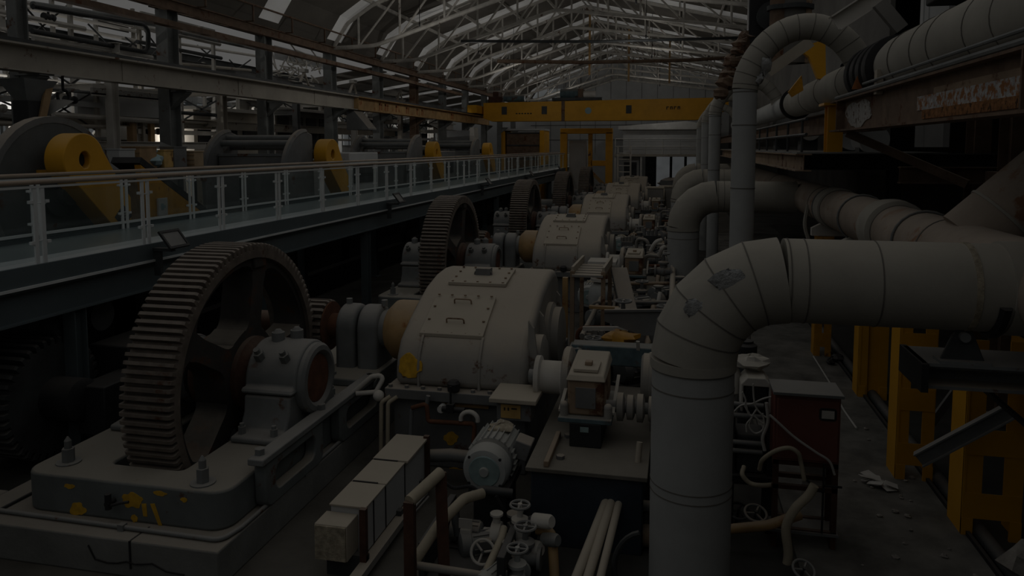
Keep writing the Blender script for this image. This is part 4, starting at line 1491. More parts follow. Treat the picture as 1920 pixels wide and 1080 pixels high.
# ---- repeat the drives down the hall
lab = {
    gear: 'rust brown toothed bull gear, %s of the row from the near end',
    bg1: 'grey plummer block with rust end disc beside the %s bull gear',
    pn: 'small toothed pinion with rust end face behind the %s bull gear',
    bp1: 'grey double domed pinion bearing at the %s drive of the row',
    cp: 'cream and yellow drum coupling at the %s gearbox of the row',
    gb: 'dusty tan gearbox casing with hatch plates, %s of the row from the near end',
    sc: 'dusty flanged input coupling beside the %s gearbox of the row',
    rd_: 'small tan reducer with lid plate, %s of the row from the near end',
    tk: 'dark oil tank carrying the %s small reducer of the row',
    am: 'grey electric motor with teal fan cover in front of the %s gearbox',
    bed: 'grey bed plate under the %s bull gear of the row',
    bg0: 'grey plummer block on the walkway side of the %s bull gear',
}
for k in range(1, 5):
    for o, l in lab.items():
        if o in (sc, tk, rd_) and k > 3 or o in (am, bg0, pn) and k > 2:
            continue
        d = dup(o, 0, PITCH * k, 0, l % ORD[k])
        if o is gb or o is bed:
            for c in list(d.children):
                if c.name.startswith(('paint_patch', 'drain_cock')):
                    bpy.data.objects.remove(c)
    y = PITCH * k
    o = thing('concrete_plinth', 'concrete plinth under the %s bed plate of the row' % ORD[k], 'plinth', (-6, 9 + y, 0))
    obj('block', MB().ringprism(rrect(-7.6, -4.42, 6.45 + y, 13.2 + y, .02, 6), rrect(-6.5, -5.3, 7.05 + y, 10.9 + y, .1, 6), 'z', 0, .4), 'plinth', o, .02)
# lower end of a dark gear and coupling beside the first bed plate
t = thing('spindle_gear', 'dark toothed spindle gear in the shade beside the first bed plate', 'gear', (-9.0, 7.6, .9))
obj('teeth', gear_rim(40, .85, .3, -9.6, -8.45, 8.6, 1.0, .1), 'dark_steel', t, smooth=20)
obj('hub', MB().lathe([(.3, 0), (.3, .5), (.2, .55)], (-8.5, 8.6, 1.0), (1, 0, 0)), 'black_steel', t)
t = thing('coupling_guard', 'black coupling guard boxes in the shade under the walkway', 'guard', (-8.4, 9.2, .5))
obj('body', MB().bx(-8.6, -7.9, 9.4, 10.6, .5, 1.55), 'black_steel', t, .03)
obj('step', MB().bx(-8.1, -7.65, 8.6, 9.4, .5, 1.2), 'black_steel', t, .02)
for k, (y, r) in enumerate(((8.9, .3), (9.6, .34))):
    obj('roller', MB().cyl((-10.2, y, 1.95), (-8.5, y, 1.95), r * .7, 18), 'dark_steel', t)
# =================================================================== lagged pipes
def band(b, p, d, r, w=.03):
    p, d = V(p), V(d).normalized()
    b.cyl(p - d * w / 2, p + d * w / 2, r, 36)


PX, PYY, MZ, MX = .19, 7.47, 3.23, 3.25
R = .4
RB = .82


def riser(y, label, r, mm, detail=False, z0=0.0, x1=MX - .3):
    t = thing('lagged_riser', label, 'pipe', (PX, y, 0))
    obj('riser', MB().tube([(PX, y, z0), (PX, y, 1.0), (PX, y, MZ - RB)], r, 40), 'lag_grey', t)
    el = [(PX + RB - RB * cos(a), y, MZ - RB + RB * sin(a)) for a in [pi / 2 * i / 5 for i in range(6)]]
    # mitred segments of the elbow
    obj('elbow', MB().tube(el, r * 1.035, 40), mm, t, smooth=15)
    obj('crossover', MB().tube([(PX + RB, y, MZ), (x1, y, MZ)], r, 40), mm, t)
    b = MB()
    band(b, (PX, y, MZ - RB - .03), (0, 0, 1), r * 1.045, .09)
    obj('elbow_collar', b, 'lag', t)
    b = MB()
    band(b, (PX, y, MZ - RB - .08), (0, 0, 1), r * 1.03, .014)
    band(b, (PX, y, MZ - RB - .27), (0, 0, 1), r * 1.012, .012)
    band(b, (PX, y, 1.18), (0, 0, 1), r * 1.012, .01)
    band(b, (PX, y, 1.09), (0, 0, 1), r * 1.012, .01)
    for x in (PX + RB + .03, PX + RB + .18, PX + RB + .8):
        if x < x1:
            band(b, (x, y, MZ), (1, 0, 0), r * 1.012, .012)
    obj('seam_band', b, 'lag_seam', t)
    return t


t = riser(PYY, 'big grey lagged pipe rising in front and elbowing across to the manifold', R, 'lag', True)
# mitre seams on the elbow
b = MB()
for i in range(1, 5):
    a = pi / 2 * i / 5
    c = V((PX + RB - RB * cos(a), PYY, MZ - RB + RB * sin(a)))
    band(b, c, (sin(a), 0, cos(a)), R * 1.05, .012)
obj('mitre_seam', b, 'lag_seam', t)
# torn foil patches and the torn lagging end
for (ang, el, s, sd) in ((1.02, 250, .12, 3), (.62, 262, .09, 4)):
    c = V((PX + RB - RB * cos(ang), PYY, MZ - RB + RB * sin(ang)))
    rad = V((-cos(ang), 0, sin(ang)))
    bb = MB()
    q = c + rad * (R * .45) + V((0, -R * .93, 0))
    bb.blob((0, 0, 0), s, sd, 1.3, .16, .9)
    b2 = MB()
    b2.add([(V(v) + q)[:] for v in bb.v], bb.f)
    obj('foil_patch', b2, 'foil', t)
b = MB().lathe([(R * 1.02, 0), (R * 1.02, .05), (R * .93, .06), (R * .93, .3), (R * 1.0, .31), (R * 1.0, .4)], (2.55, PYY, MZ), (1, 0, 0), 40)
obj('torn_fibre', b, 'fibre', t)
b = MB().tube([(2.78, PYY + R * 1.03 * cos(a), MZ + R * 1.03 * sin(a)) for a in [radians(195 + 95 * i / 12) for i in range(13)]], .05, 6)
obj('torn_gap', b, 'black_steel', t)
riser(19.9, 'lagged pipe elbow behind the tall arched pipe, second along the manifold', R, 'lag', x1=MX - .3)
riser(30.6, 'lagged pipe elbow partly hidden, third along the manifold', R, 'lag', x1=MX - .3)
riser(41.0, 'lagged pipe elbow by the far door, fourth along the manifold', R, 'lag', x1=MX - .3)

# the long lower manifold
t = thing('lagged_manifold', 'long dusty lagged manifold pipe running down the hall at shoulder height', 'pipe', (MX, 7, MZ))
nseg = [5.0, 6.2, 8.9, 9.0, 12.4, 12.5, 16.3, 16.4, 22, 30, 45]
obj('pipe', MB().tube([(MX, y, MZ) for y in nseg], R, 36), 'lag_warm', t)
b = MB()
b.lathe([(R * 1.0, 0), (R * 1.16, .03), (R * 1.2, .3), (R * 1.14, .62), (R * 1.0, .65)], (MX, 12.1, MZ), (0, 1, 0), 36)
b.lathe([(R * 1.0, 0), (R * 1.09, .02), (R * 1.09, .55), (R * 1.0, .57)], (MX, 16.2, MZ), (0, 1, 0), 36)
obj('lagging_sleeve', b, 'lag', t)
b = MB()
for y in (9.9, 12.05, 12.78, 16.15, 17.6, 21, 25):
    band(b, (MX, y, MZ), (0, 1, 0), R * 1.02, .03)
obj('seam_band', b, 'lag_seam', t)
obj('loose_strap', MB().tube(spline([(MX - R, 17.5, MZ), (MX - R - .06, 17.4, MZ - .5), (MX - R + .15, 17.3, MZ - 1.1)]), .045, 6), 'lag', t)
b = MB().tube([(MX, 7.6, MZ + .02), (MX - .02, 7.47, MZ), (MX - .4, 7.47, MZ)], R * 1.06, 36)
obj('tee_sleeve', b, 'lag', t)
# cradles under it
for i, y in enumerate((10.84, 14.3, 16.9)):
    o = thing('pipe_cradle', 'steel cradle under the lagged manifold on the %s yellow column' % ORD[i], 'cradle', (MX, y, 2.7))
    b = MB().prism([(MX - .42, 2.62), (MX + .42, 2.62), (MX + .42, 2.78), (MX + .2, 2.9), (MX - .2, 2.9), (MX - .42, 2.78)], 'y', y - .08, y + .08)
    obj('saddle', b, 'off_white', o, smooth=0)
    obj('strap', MB().tube([(MX + (R * 1.05) * cos(a), y, MZ + (R * 1.05) * sin(a)) for a in [2 * pi * k / 24 for k in range(24)]], .018, 6, closed=True), 'steel_grey', o)

# slanting big pipe
a, c = P(1800, 420, X=3.5), None
t = thing('slanting_pipe', 'thick brownish lagged pipe slanting up from the manifold into the dark', 'pipe', (3.5, a.y, a.z))
a = V((3.35, 9.55, 3.4))
c = a + V((2.0, -.2, 2.0))
d_ = (c - a).normalized()
obj('pipe', MB().tube([a, a + d_ * 1.2, c + d_ * .5], .41, 36), 'lag_warm', t)
b = MB()
band(b, a + d_ * .42, d_, .425, .03)
obj('collar', b, 'lag', t)

# upper manifold with bellows
UX, UZ, UR = 3.25, 5.72, .40
t = thing('upper_manifold', 'high lagged manifold pipe with black bellows joint running over the rusty beam', 'pipe', (UX, 8, UZ))
obj('far_length', MB().tube([(UX, 14.05, UZ), (UX, 22.3, UZ)], UR * .92, 36), 'lag', t)
obj('far_end', MB().tube([(UX, 22.6, UZ), (UX, 34, UZ), (UX, 44, UZ)], UR * .8, 28), 'lag_grey', t)
obj('near_length', MB().tube([(UX, 12.3, UZ), (UX, 12.0, UZ), (UX, 8, UZ), (UX, 4.2, UZ)], [UR * .96, UR * 1.04, UR * 1.06, UR * 1.06], 36), 'lag', t)
b = MB()
for i in range(4):
    y = 12.35 + .42 * i
    b.lathe([(UR * .8, 0), (UR * 1.2, .08), (UR * 1.22, .2), (UR * 1.2, .32), (UR * .8, .4)], (UX, y, UZ), (0, 1, 0), 32)
b.lathe([(UR * .7, 0), (UR * 1.12, .04), (UR * 1.12, .2), (UR * .7, .24)], (UX, 22.3, UZ), (0, 1, 0), 28)
obj('bellows', b, 'rubber', t)
b = MB()
for y in (11.4, 10.4, 9.75, 8.6, 7.9):
    band(b, (UX, y, UZ), (0, 1, 0), UR * 1.075, .015)
for y in (15.2, 17.5, 19.6):
    band(b, (UX, y, UZ), (0, 1, 0), UR * .94, .015)
obj('seam_band', b, 'lag_seam', t)
obj('strap_bolt', MB().bx(UX - UR * 1.12, UX - UR * .9, 11.8, 11.95, UZ - .45, UZ - .1), 'tan_lt', t, smooth=0)
one('warning_plate', MB().prism([(UX - .55, 5.42), (UX - .38, 5.42), (UX - .465, 5.66)], 'y', 12.9, 12.92), 'letter_red', 'small red and white warning triangle plate below the black bellows', 'sign', smooth=0)

# arched risers feeding it
def arch(y, label, r, col='lag_grey', det=False):
    t = thing('arched_pipe', label, 'pipe', (1.2, y, 0))
    x0, x1, zt = 1.19, 3.05, 6.95
    a0 = V((x0, y, 0))
    pts = [(x0, y, 0), (x0, y, 3.0), (x0, y, 5.55)]
    pts += [(x0 + .04, y, 5.8), (x0 + .18, y, 6.1), (x0 + .42, y, 6.4), (x0 + .75, y, 6.6), (x0 + 1.12, y, 6.64), (x0 + 1.45, y, 6.53), (x0 + 1.72, y, 6.3), (x0 + 1.92, y, 5.98), (x0 + 2.0, y, 5.75)]
    obj('leg_pipe', MB().tube(pts[:3], r, 28), col, t)
    obj('arch', MB().tube(spline(pts[2:], 3), r * 1.08, 28), 'lag', t, smooth=25)
    b = MB()
    for z in (2.6, 3.75, 4.9, 5.5):
        band(b, (x0, y, z), (0, 0, 1), r * 1.03, .015)
    sp = spline(pts[2:], 3)
    for i in range(1, len(sp) - 2, 2):
        band(b, sp[i], sp[i + 1] - sp[i], r * 1.1, .012)
    obj('seam_band', b, 'lag_seam', t)
    if det:
        obj('crumpled_foil', MB().blob((x0 + .3, y - r * .55, 6.0), .19, 5, .6, .5, 1.2).blob((x0 + .22, y - r * .6, 5.72), .12, 9, .9, .5, .8), 'foil', t)
    return t


arch(14.35, 'tall arched lagged pipe rising beside the big elbow and curving into the high manifold', .215, 'lag_grey', True)
arch(25.5, 'arched lagged pipe behind the tall one, second of the arches', .19)
arch(33.5, 'arched lagged pipe, third of the arches', .18)
arch(42.0, 'arched lagged pipe, fourth of the arches', .18)
# ragged brown roll of insulation behind the arch
t = thing('insulation_strip', 'ragged strip of brown insulation bulging behind the tall arched pipe', 'insulation', (1.0, 20, 6))
b = MB()
rd = random.Random(5)
pts = [P(x, y, Y=19) for x, y in ((1352, 175), (1360, 155), (1366, 137), (1374, 115), (1384, 95), (1394, 80), (1400, 70))]
for i, p in enumerate(pts):
    b.blob(tuple(p), .17 + .04 * (i % 2), 30 + i, 1.1, .8, .8)
obj('tuft', b, 'brown_beam', t, smooth=0)

# =================================================================== steelwork of the pipe gallery
def ibeam(name, p, q, h, w, m_, label, cat='beam', up=(0, 0, 1), t=.025):
    return one(name, MB().ib(p, q, h, w, t, up), m_, label, cat, smooth=0)


t = thing('pipe_gallery_beam', 'long brown steel beam with flaking white and rust patch under the high manifold', 'beam', (2.9, 14, 5.0))
obj('beam', MB().ib((2.92, 3.5, 5.06), (2.92, 15.0, 5.06), .56, .3, .03), 'brown_beam', t, smooth=0)
obj('flaking_patch', MB().bx(2.895, 2.914, 7.1, 10.2, 4.95, 5.12), 'rust_flaky', t, smooth=0)
obj('rust_band', MB().bx(2.895, 2.914, 7.1, 10.0, 4.84, 4.95), 'rust_orange', t, smooth=0)
obj('rust_band', MB().bx(2.895, 2.914, 7.1, 9.6, 5.12, 5.19), 'tan_rust', t, smooth=0)
obj('paint_patch', MB().prism([(13.3 + 1.2 * (p[0]), 5.04 + p[1]) for p in ragged(0, 0, .85, .24, 5)], 'x', 2.895, 2.914), 'peel_white', t, smooth=0)
obj('stiffener', MB().bx(2.77, 2.91, 7.0, 7.03, 4.81, 5.31).bx(2.77, 2.91, 14.4, 14.43, 4.81, 5.31), 'brown_beam', t, smooth=0)
obj('pipe_rail', MB().tube([(2.8, 4, 5.38), (2.8, 14.6, 5.38)], .035, 8).tube([(2.78, 4, 5.47), (2.78, 12.5, 5.47)], .022, 8), 'steel_grey', t)
ibeam('gallery_beam', (3.6, 15.0, 5.06), (3.6, FARY - 1, 5.06), .5, .3, 'brown_beam', 'dark brown beam continuing down the hall under the high manifold')
ibeam('lower_gallery_beam', (2.4, 15.4, 4.2), (2.4, 42, 4.2), .34, .3, 'tan_rust', 'dusty lower gallery beam ending above the lagged manifold')
ibeam('cross_beam', (2.4, 16.6, 4.2), (6.5, 16.6, 4.2), .34, .25, 'dark_steel', 'dark cross beam at the end of the lower gallery beam')
one('brace', MB().bar((2.95, 14.3, 4.75), (4.6, 13.4, 3.9), .1, .14), 'brown_beam', 'brown diagonal brace below the end of the gallery beam', 'brace', smooth=0)
p0, p1 = P(1440, 135, Y=16), P(1520, 78, Y=16)
one('brace', MB().bar(p0, p1, .12, .22), 'tan_lt', 'pale lower diagonal brace inside the arch', 'brace', smooth=0)
p0, p1 = P(1565, 45, Y=13.2), P(1650, -10, Y=13.2)
one('brace', MB().ib(p0, p1, .28, .25), 'off_white', 'pale sloping I beam above the arch top', 'brace', smooth=0)
p0, p1 = P(1648, 5, Y=13), P(1690, 55, Y=13)
one('brace', MB().bar(p0, p1, .14, .2), 'tan', 'tan strut meeting the black bellows from above', 'brace', smooth=0)
one('ceiling_duct', MB().bx(3.6, 6.5, 9.5, 12.5, 6.6, 8.0), 'black_steel', 'black duct box overhead behind the bellows', 'duct', bev=.03)
one('wall_panel', MB().bx(4.4, 4.5, 14, 15.55, 4.5, 8.2).bx(4.38, 4.4, 15.0, 15.06, 4.5, 8.2).bx(4.38, 4.4, 15.3, 15.34, 6.0, 8.0), 'clad', 'pale ribbed wall sheet lit behind the bellows', 'wall sheet', smooth=0)
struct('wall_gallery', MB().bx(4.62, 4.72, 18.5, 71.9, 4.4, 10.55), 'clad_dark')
for i, (px, py, X, L, m_) in enumerate(((1470, 235, 4.0, 1.2, 'clad'), (1520, 245, 4.0, 1.0, 'off_white'), (1640, 262, 4.05, .8, 'clad'), (1600, 258, 4.05, .9, 'clad'))):
    p = P(px, py, X=X)
    o = thing('duct_drum', 'pale round drum duct on the lower gallery, %s counted from the arch' % ORD[i], 'duct', tuple(p))
    obj('shell', MB().cyl((X, p.y, p.z), (X, p.y + L, p.z), .3, 24), m_, o)
    obj('stand', MB().bx(X - .25, X + .25, p.y + .2, p.y + L - .2, 4.4, p.z), 'dark_steel', o, smooth=0)
one('gallery_deck', MB().bx(2.3, 5.0, 15.6, 42, 4.37, 4.4), 'steel_grey', 'dusty steel deck plate lying on the lower gallery beam', 'deck', smooth=0)
b = MB()
for z in (4.75, 5.05):
    b.tube([(2.45, 15.5, z), (2.45, 30, z)], .03, 8)
for y in range(16, 31, 2):
    b.tube([(2.45, y, 4.4), (2.45, y, 5.05)], .025, 6)
one('gallery_handrail', b, 'dark_steel', 'dark tube handrail along the lower gallery', 'handrail')
# dark masonry pillars in the depth
for i, (x, y, w_, m_) in enumerate(((5.3, 13.5, .5, 'brown_beam'), (6.4, 12.5, .4, 'dark_steel'), (6.0, 17, .5, 'brown_beam'), (6.0, 23, .5, 'dark_steel'))):
    o = thing('pillar_stanchion', 'dark stanchion in the depth behind the manifold, %s of four' % ORD[i], 'column', (x, y, 0))
    obj('shaft', MB().ib((x, y, 0), (x, y, 8.6), w_, .3, .03, up=(0, 1, 0)), m_, o, smooth=0)
    obj('base_plate', MB().bx(x - .4, x + .4, y - .4, y + .4, 0, .06), m_, o, smooth=0)
    obj('cap_band', MB().bx(x - .3, x + .3, y - .3, y + .3, 3.9, 4.1), m_, o, smooth=0)
for i, (z, y, m_) in enumerate(((4.0, 14.6, 'brown_beam'), (2.6, 18, 'dark_steel'), (6.4, 20, 'dark_steel'))):
    one('tie_beam', MB().ib((3.9, y, z), (9.0, y, z), .3, .2), m_, 'dark tie beam running into the side aisle, %s from the near end' % ORD[i], 'beam', smooth=0)

# yellow built-up columns
def ycol(x, y, w_, d, z1, label, slots, matn='yellow'):
    t = thing('yellow_column', label, 'column', (x, y, 0))
    th = .15 if w_ < .5 else .2
    b = MB().bx(x - w_ / 2, x - w_ / 2 + .03, y - d / 2 - .03, y + d / 2, 0, z1).bx(x + w_ / 2 - .03, x + w_ / 2, y - d / 2, y + d / 2, 0, z1)
    for s in (-1, 1):
        xa = x + s * (w_ / 2 - th)
        b.bx(min(xa, xa + s * th), max(xa, xa + s * th), y - d / 2 - .02, y - d / 2 + .0, .25 if slots else 0, z1)
    obj('side_channel', b, matn, t, smooth=0)
    zz = 0.25
    while zz < z1:
        if slots:
            obj('batten_plate', MB().bx(x - w_ / 2 + .01, x + w_ / 2 - .01, y - d / 2 - .028, y - d / 2 - .018, zz, min(zz + .3, z1)), matn, t, smooth=0)
        zz += .75
    if not slots:
        obj('web_plate', MB().bx(x - w_ / 2, x + w_ / 2, y - d / 2 + .03, y - d / 2 + .05, 0, z1), matn, t, smooth=0)
    obj('base_foot', MB().bx(x - w_ / 2, x - w_ / 2 + .12, y - d / 2 - .035, y - d / 2, 0, .25).bx(x + w_ / 2 - .12, x + w_ / 2, y - d / 2 - .035, y - d / 2, 0, .25), matn, t, smooth=0)
    return t


ycol(3.17, 10.84, .46, .4, 2.62, 'yellow battened column under the manifold beside the walkway edge', True)
ycol(3.58, 9.44, .62, .42, 2.33, 'wide yellow battened column behind the leaning I beam', True)
ycol(3.47, 14.3, .48, .4, 2.62, 'plain yellow plate column between the battened one and the far ones', False)
ycol(3.1, 16.9, .34, .34, 2.62, 'short yellow column with stripes near the far end of the floor edge', True, 'yellow_worn')
o = thing('yellow_post', 'yellow post standing on the lower gallery under the high manifold', 'post', (3.15, 16.6, 4.37))
obj('shaft', MB().ib((3.15, 16.6, 4.37), (3.15, 16.6, 5.35), .36, .3, .03, up=(0, 1, 0)), 'yellow', o, smooth=0)
obj('head_plate', MB().bx(2.9, 3.4, 16.3, 16.9, 5.35, 5.4), 'yellow', o, smooth=0)
pp = [P(x, y, Y=17.2) for x, y in ((1496, 92), (1546, 74), (1547, 150), (1532, 148), (1516, 108))]
one('yellow_gusset', MB().prism([(p.x, p.z) for p in pp], 'y', 17.1, 17.3), 'yellow', 'yellow gusset plate framed by the arched pipe', 'gusset', smooth=0)
pp = [P(x, y, Y=17.4) for x, y in ((1478, 172), (1502, 142), (1505, 170), (1485, 182))]
one('yellow_bracket', MB().prism([(p.x, p.z) for p in pp], 'y', 17.3, 17.5), 'yellow_worn', 'small yellow bracket below the gusset inside the arch', 'bracket', smooth=0)

# bracket platform with pipe saddle
t = thing('bracket_beam', 'dark steel bracket beam carrying the saddle under the torn pipe joint', 'beam', (2.7, 7.6, 2.3))
obj('beam', MB().ib((2.24, 7.55, 2.42), (4.6, 7.55, 2.42), .22, .5, .03), 'casing_grey', t, smooth=0)
obj('top_flat', MB().bx(2.2, 4.6, 7.25, 7.85, 2.53, 2.56), 'steel_grey', t, smooth=0)
obj('end_tab', MB().bx(2.18, 2.24, 7.2, 7.9, 2.3, 2.56), 'black_steel', t, smooth=0)
s = thing('pipe_saddle', 'dark triangular pipe saddle bolted on the bracket beam', 'saddle', (2.56, 7.5, 2.56))
obj('gusset', MB().prism([(2.36, 2.56), (2.74, 2.56), (2.62, 2.86), (2.58, 2.9), (2.52, 2.9), (2.48, 2.86)], 'y', 7.33, 7.37), 'dark_steel', s, .01)
obj('foot', MB().bx(2.34, 2.76, 7.25, 7.45, 2.56, 2.585), 'steel_grey', s, smooth=0)
obj('pin', MB().cyl((2.55, 7.28, 2.8), (2.55, 7.4, 2.8), .045, 14), 'steel_grey', s)
one('diagonal_strut', MB().bar((2.75, 7.75, 2.33), (3.9, 8.2, 1.35), .12, .03), 'dark_steel', 'flat dark strut slanting down from the bracket beam', 'strut', smooth=0)
a, c = P(1722, 862, Y=9.0), P(1895, 770, Y=8.75)
one('leaning_beam', MB().ib(a, c, .16, .12, .016), 'steel_grey', 'pale grey I beam leaning across in front of the wide yellow column', 'beam', smooth=0)
one('diagonal_strut', MB().bar(P(1742, 800, Y=11.3), P(1790, 735, Y=11.3), .06, .1), 'steel_grey', 'grey strut between the two battened yellow columns', 'strut', smooth=0)
one('insulation_heap', MB().blob((4.1, 9.0, 2.0), .35, 4, .9, .8, 1.2).blob((4.35, 9.1, 1.6), .3, 9, .9, .8, 1), 'orange_tan', 'torn orange brown insulation hanging beside the wide yellow column', 'insulation', smooth=0)
o = thing('ladder', 'dark steel ladder beyond the wide yellow column', 'ladder', (4.6, 9.8, 0))
for x in (4.45, 4.8):
    obj('stile', MB().bar((x, 9.7, 0), (x, 10.4, 2.3), .05, .05), 'dark_steel', o, smooth=0)
for k in range(8):
    obj('rung', MB().bar((4.45, 9.73 + .08 * k, .2 + .27 * k), (4.8, 9.73 + .08 * k, .2 + .27 * k), .03, .03), 'dark_steel', o, smooth=0)

# floor strip, gutter and litter
one('walk_slab', MB().bx(1.35, 3.32, 4, 40, .0, .05), 'walk_concrete', 'worn concrete floor strip between the red cabinet and the yellow columns', 'slab', smooth=0)
one('gutter_pipe', MB().tube([(3.48, 4, .09), (3.48, 10.2, .09), (3.5, 20, .09)], .085, 12), 'dark_steel', 'dark pipe lying along the edge of the concrete strip', 'pipe')
one('edge_angle', MB().bx(3.32, 3.36, 4, 30, 0, .1), 'black_steel', 'black angle iron edging the concrete strip', 'edging', smooth=0)
p = P(1648, 908, Z=.05)
b = MB()
rd = random.Random(11)
for k in range(9):
    x, y = p.x + rd.uniform(-.17, .17), p.y + rd.uniform(-.13, .13)
    b.box((x, y, .075 + .01 * k * .6), (rd.uniform(.1, .22), rd.uniform(.06, .16), .006), rz=rd.uniform(0, 3), rx=rd.uniform(-.25, .25), ry=rd.uniform(-.25, .25))
one('paper_scrap', b, 'paper', 'crumpled pale paper scrap lying on the concrete strip', 'paper', smooth=0)
one('rubble_lump', MB().blob((3.72, 8.35, .22), .26, 3, 1.3, 1, .9), 'rubble', 'pale rubble lump at the floor edge by the wide yellow column', 'rubble', smooth=0)
rd = random.Random(21)
for k in range(34):
    x, y = rd.choice((rd.uniform(1.6, 3.2), rd.uniform(2.3, 3.25))), rd.uniform(7.6, 12.5)
    r_ = rd.uniform(.012, .035)
    one('stone_chip', MB().blob((x, y, .05 + r_ * .5), r_, k, 1.3, 1, .6, 6), 'rubble', 'small loose chip of rubble scattered on the concrete strip', 'rubble', 'rubble chips on the concrete strip', smooth=0)
one('floor_cable', MB().tube(spline([P(1525, 668, Z=.07), P(1545, 700, Z=.07), P(1560, 725, Z=.07), P(1580, 765, Z=.07), P(1606, 803, Z=.07)], 6), .016, 6), 'cable_white', 'thin pale cable lying over the concrete strip behind the red cabinet', 'cable')
b = MB().blob((3.35, 16.3, .14), .12, 2, 1.2, 1, .6).blob((3.15, 16.1, .1), .08, 5)
one('rag', b, 'black_steel', 'small dark rag by the foot of the striped yellow column', 'rag', smooth=0)

# =================================================================== red cabinet on its stand
t = thing('electrical_cabinet', 'dark red electrical cabinet with small white label on a rusty stand', 'cabinet', (1.4, 8.5, 0))
cx0, cx1, cy0, cy1, cz0, cz1 = 1.1, 1.79, 8.5, 8.9, 1.03, 1.79
obj('body', MB().bx(cx0, cx1, cy0, cy1, cz0, cz1), 'cabinet_red', t, .01)
obj('door', MB().bx(cx0 + .03, cx1 - .02, cy0 - .02, cy0, cz0 + .03, cz1 - .05), 'cabinet_red', t, .008)
obj('lid', MB().bx(cx0 - .02, cx1 + .02, cy0 - .07, cy1 + .02, cz1, cz1 + .035), 'steel_grey', t, .006)
obj('label', MB().bx(1.59, 1.72, cy0 - .03, cy0 - .02, cz1 - .24, cz1 - .15), 'off_white', t, smooth=0)
obj('label_frame', MB().ringprism(rrect(1.565, 1.745, cz1 - .265, cz1 - .125, .03, 4), rrect(1.595, 1.715, cz1 - .235, cz1 - .155, .01, 4), 'y', cy0 - .028, cy0 - .019), 'black_steel', t, smooth=0)
for (x, y) in ((cx0 + .04, cy0 + .05), (cx1 - .03, cy0 + .05), (cx0 + .04, cy1 - .05), (cx1 - .03, cy1 - .05)):
    obj('stand_leg', MB().bx(x - .03, x + .03, y - .03, y + .03, 0, cz0), 'rust_dk', t, smooth=0)
b = MB()
for z in (cz0 - .03, .72, .22):
    b.bx(cx0, cx1, cy0 + .02, cy0 + .07, z - .025, z + .025).bx(cx0, cx1, cy1 - .07, cy1 - .02, z - .025, z + .025)
obj('stand_rail', b, 'rust_dk', t, smooth=0)
obj('shelf', MB().bx(cx0 - .02, cx1 + .02, cy0, cy1, .2, .23), 'steel_grey', t, smooth=0)
one('pale_board', MB().bx(1.5, 1.82, 9.0, 9.03, .28, .98), 'off_white', 'pale board seen through the stand under the red cabinet', 'board', smooth=0)
b = MB().bar((1.63, 8.46, .26), (1.63, 8.46, 1.05), .02, .02).bar((1.63, 8.46, .8), (1.82, 8.46, .8), .02, .02).bar((1.45, 8.46, .85), (1.63, 8.46, .72), .02, .02)
one('wire_frame', b, 'black_steel', 'black wire frame in front of the cabinet stand', 'frame', smooth=0)

def hose(pts, r, m_, label, Y=8.2, cat='hose', name='hose', n=7):
    q = [P(x, y, Y=Y if len(k) == 0 else k[0]) for x, y, *k in pts]
    return one(name, MB().tube(spline(q, n), r, 10), m_, label, cat)


hose([(1470, 1085), (1478, 1040), (1474, 990), (1490, 955), (1515, 930), (1527, 910)], .05, 'hose_cream', 'thick cream hose rising in front of the cabinet stand')
one('branch_pipe', MB().tube(bend([P(1360, 993, Y=8.3), P(1440, 985, Y=8.3), P(1500, 965, Y=8.45)], .2, 4), .055, 14), 'orange_tan', 'tan branch pipe passing from the big riser to behind the cream hose', 'pipe')
hose([(1395, 875, 8.6), (1392, 890, 8.5), (1405, 905, 8.5), (1425, 910, 8.5), (1450, 909, 8.6)], .026, 'hose_cream', 'curled pale hose below the cabinet corner on the pipe side')
hose([(1424, 880, 8.5), (1430, 862, 8.4), (1455, 845, 8.35), (1480, 840, 8.35), (1497, 850, 8.35), (1502, 868, 8.4), (1508, 900, 8.4)], .024, 'hose_cream', 'pale hose arching over the lower edge of the red cabinet')
hose([(1443, 778, 8.4), (1460, 793, 8.38), (1490, 820, 8.38), (1530, 848, 8.38), (1555, 865, 8.4), (1565, 890, 8.42)], .014, 'cable_white', 'thin pale cable hanging diagonally across the red cabinet door', cat='cable', name='cable')
for i, pts in enumerate((
        [(1412, 720), (1414, 750), (1420, 768), (1436, 782), (1445, 780)],
        [(1376, 772), (1390, 760), (1410, 757), (1430, 748), (1446, 744)],
        [(1398, 755), (1403, 775), (1410, 782), (1400, 795), (1400, 810)],
        [(1420, 765), (1408, 785), (1405, 800), (1415, 812), (1428, 808), (1433, 795), (1430, 775)],
        [(1412, 778), (1425, 790), (1433, 795)],
        [(1392, 735), (1398, 750), (1397, 762), (1405, 775)],
        [(1437, 755), (1440, 790), (1430, 820), (1434, 845)])):
    hose(pts, .010 if i < 6 else .02, 'cable_white', 'thin white cable looping beside the red cabinet, %s of the tangle' % ORD[i], Y=8.6, cat='cable', name='cable')

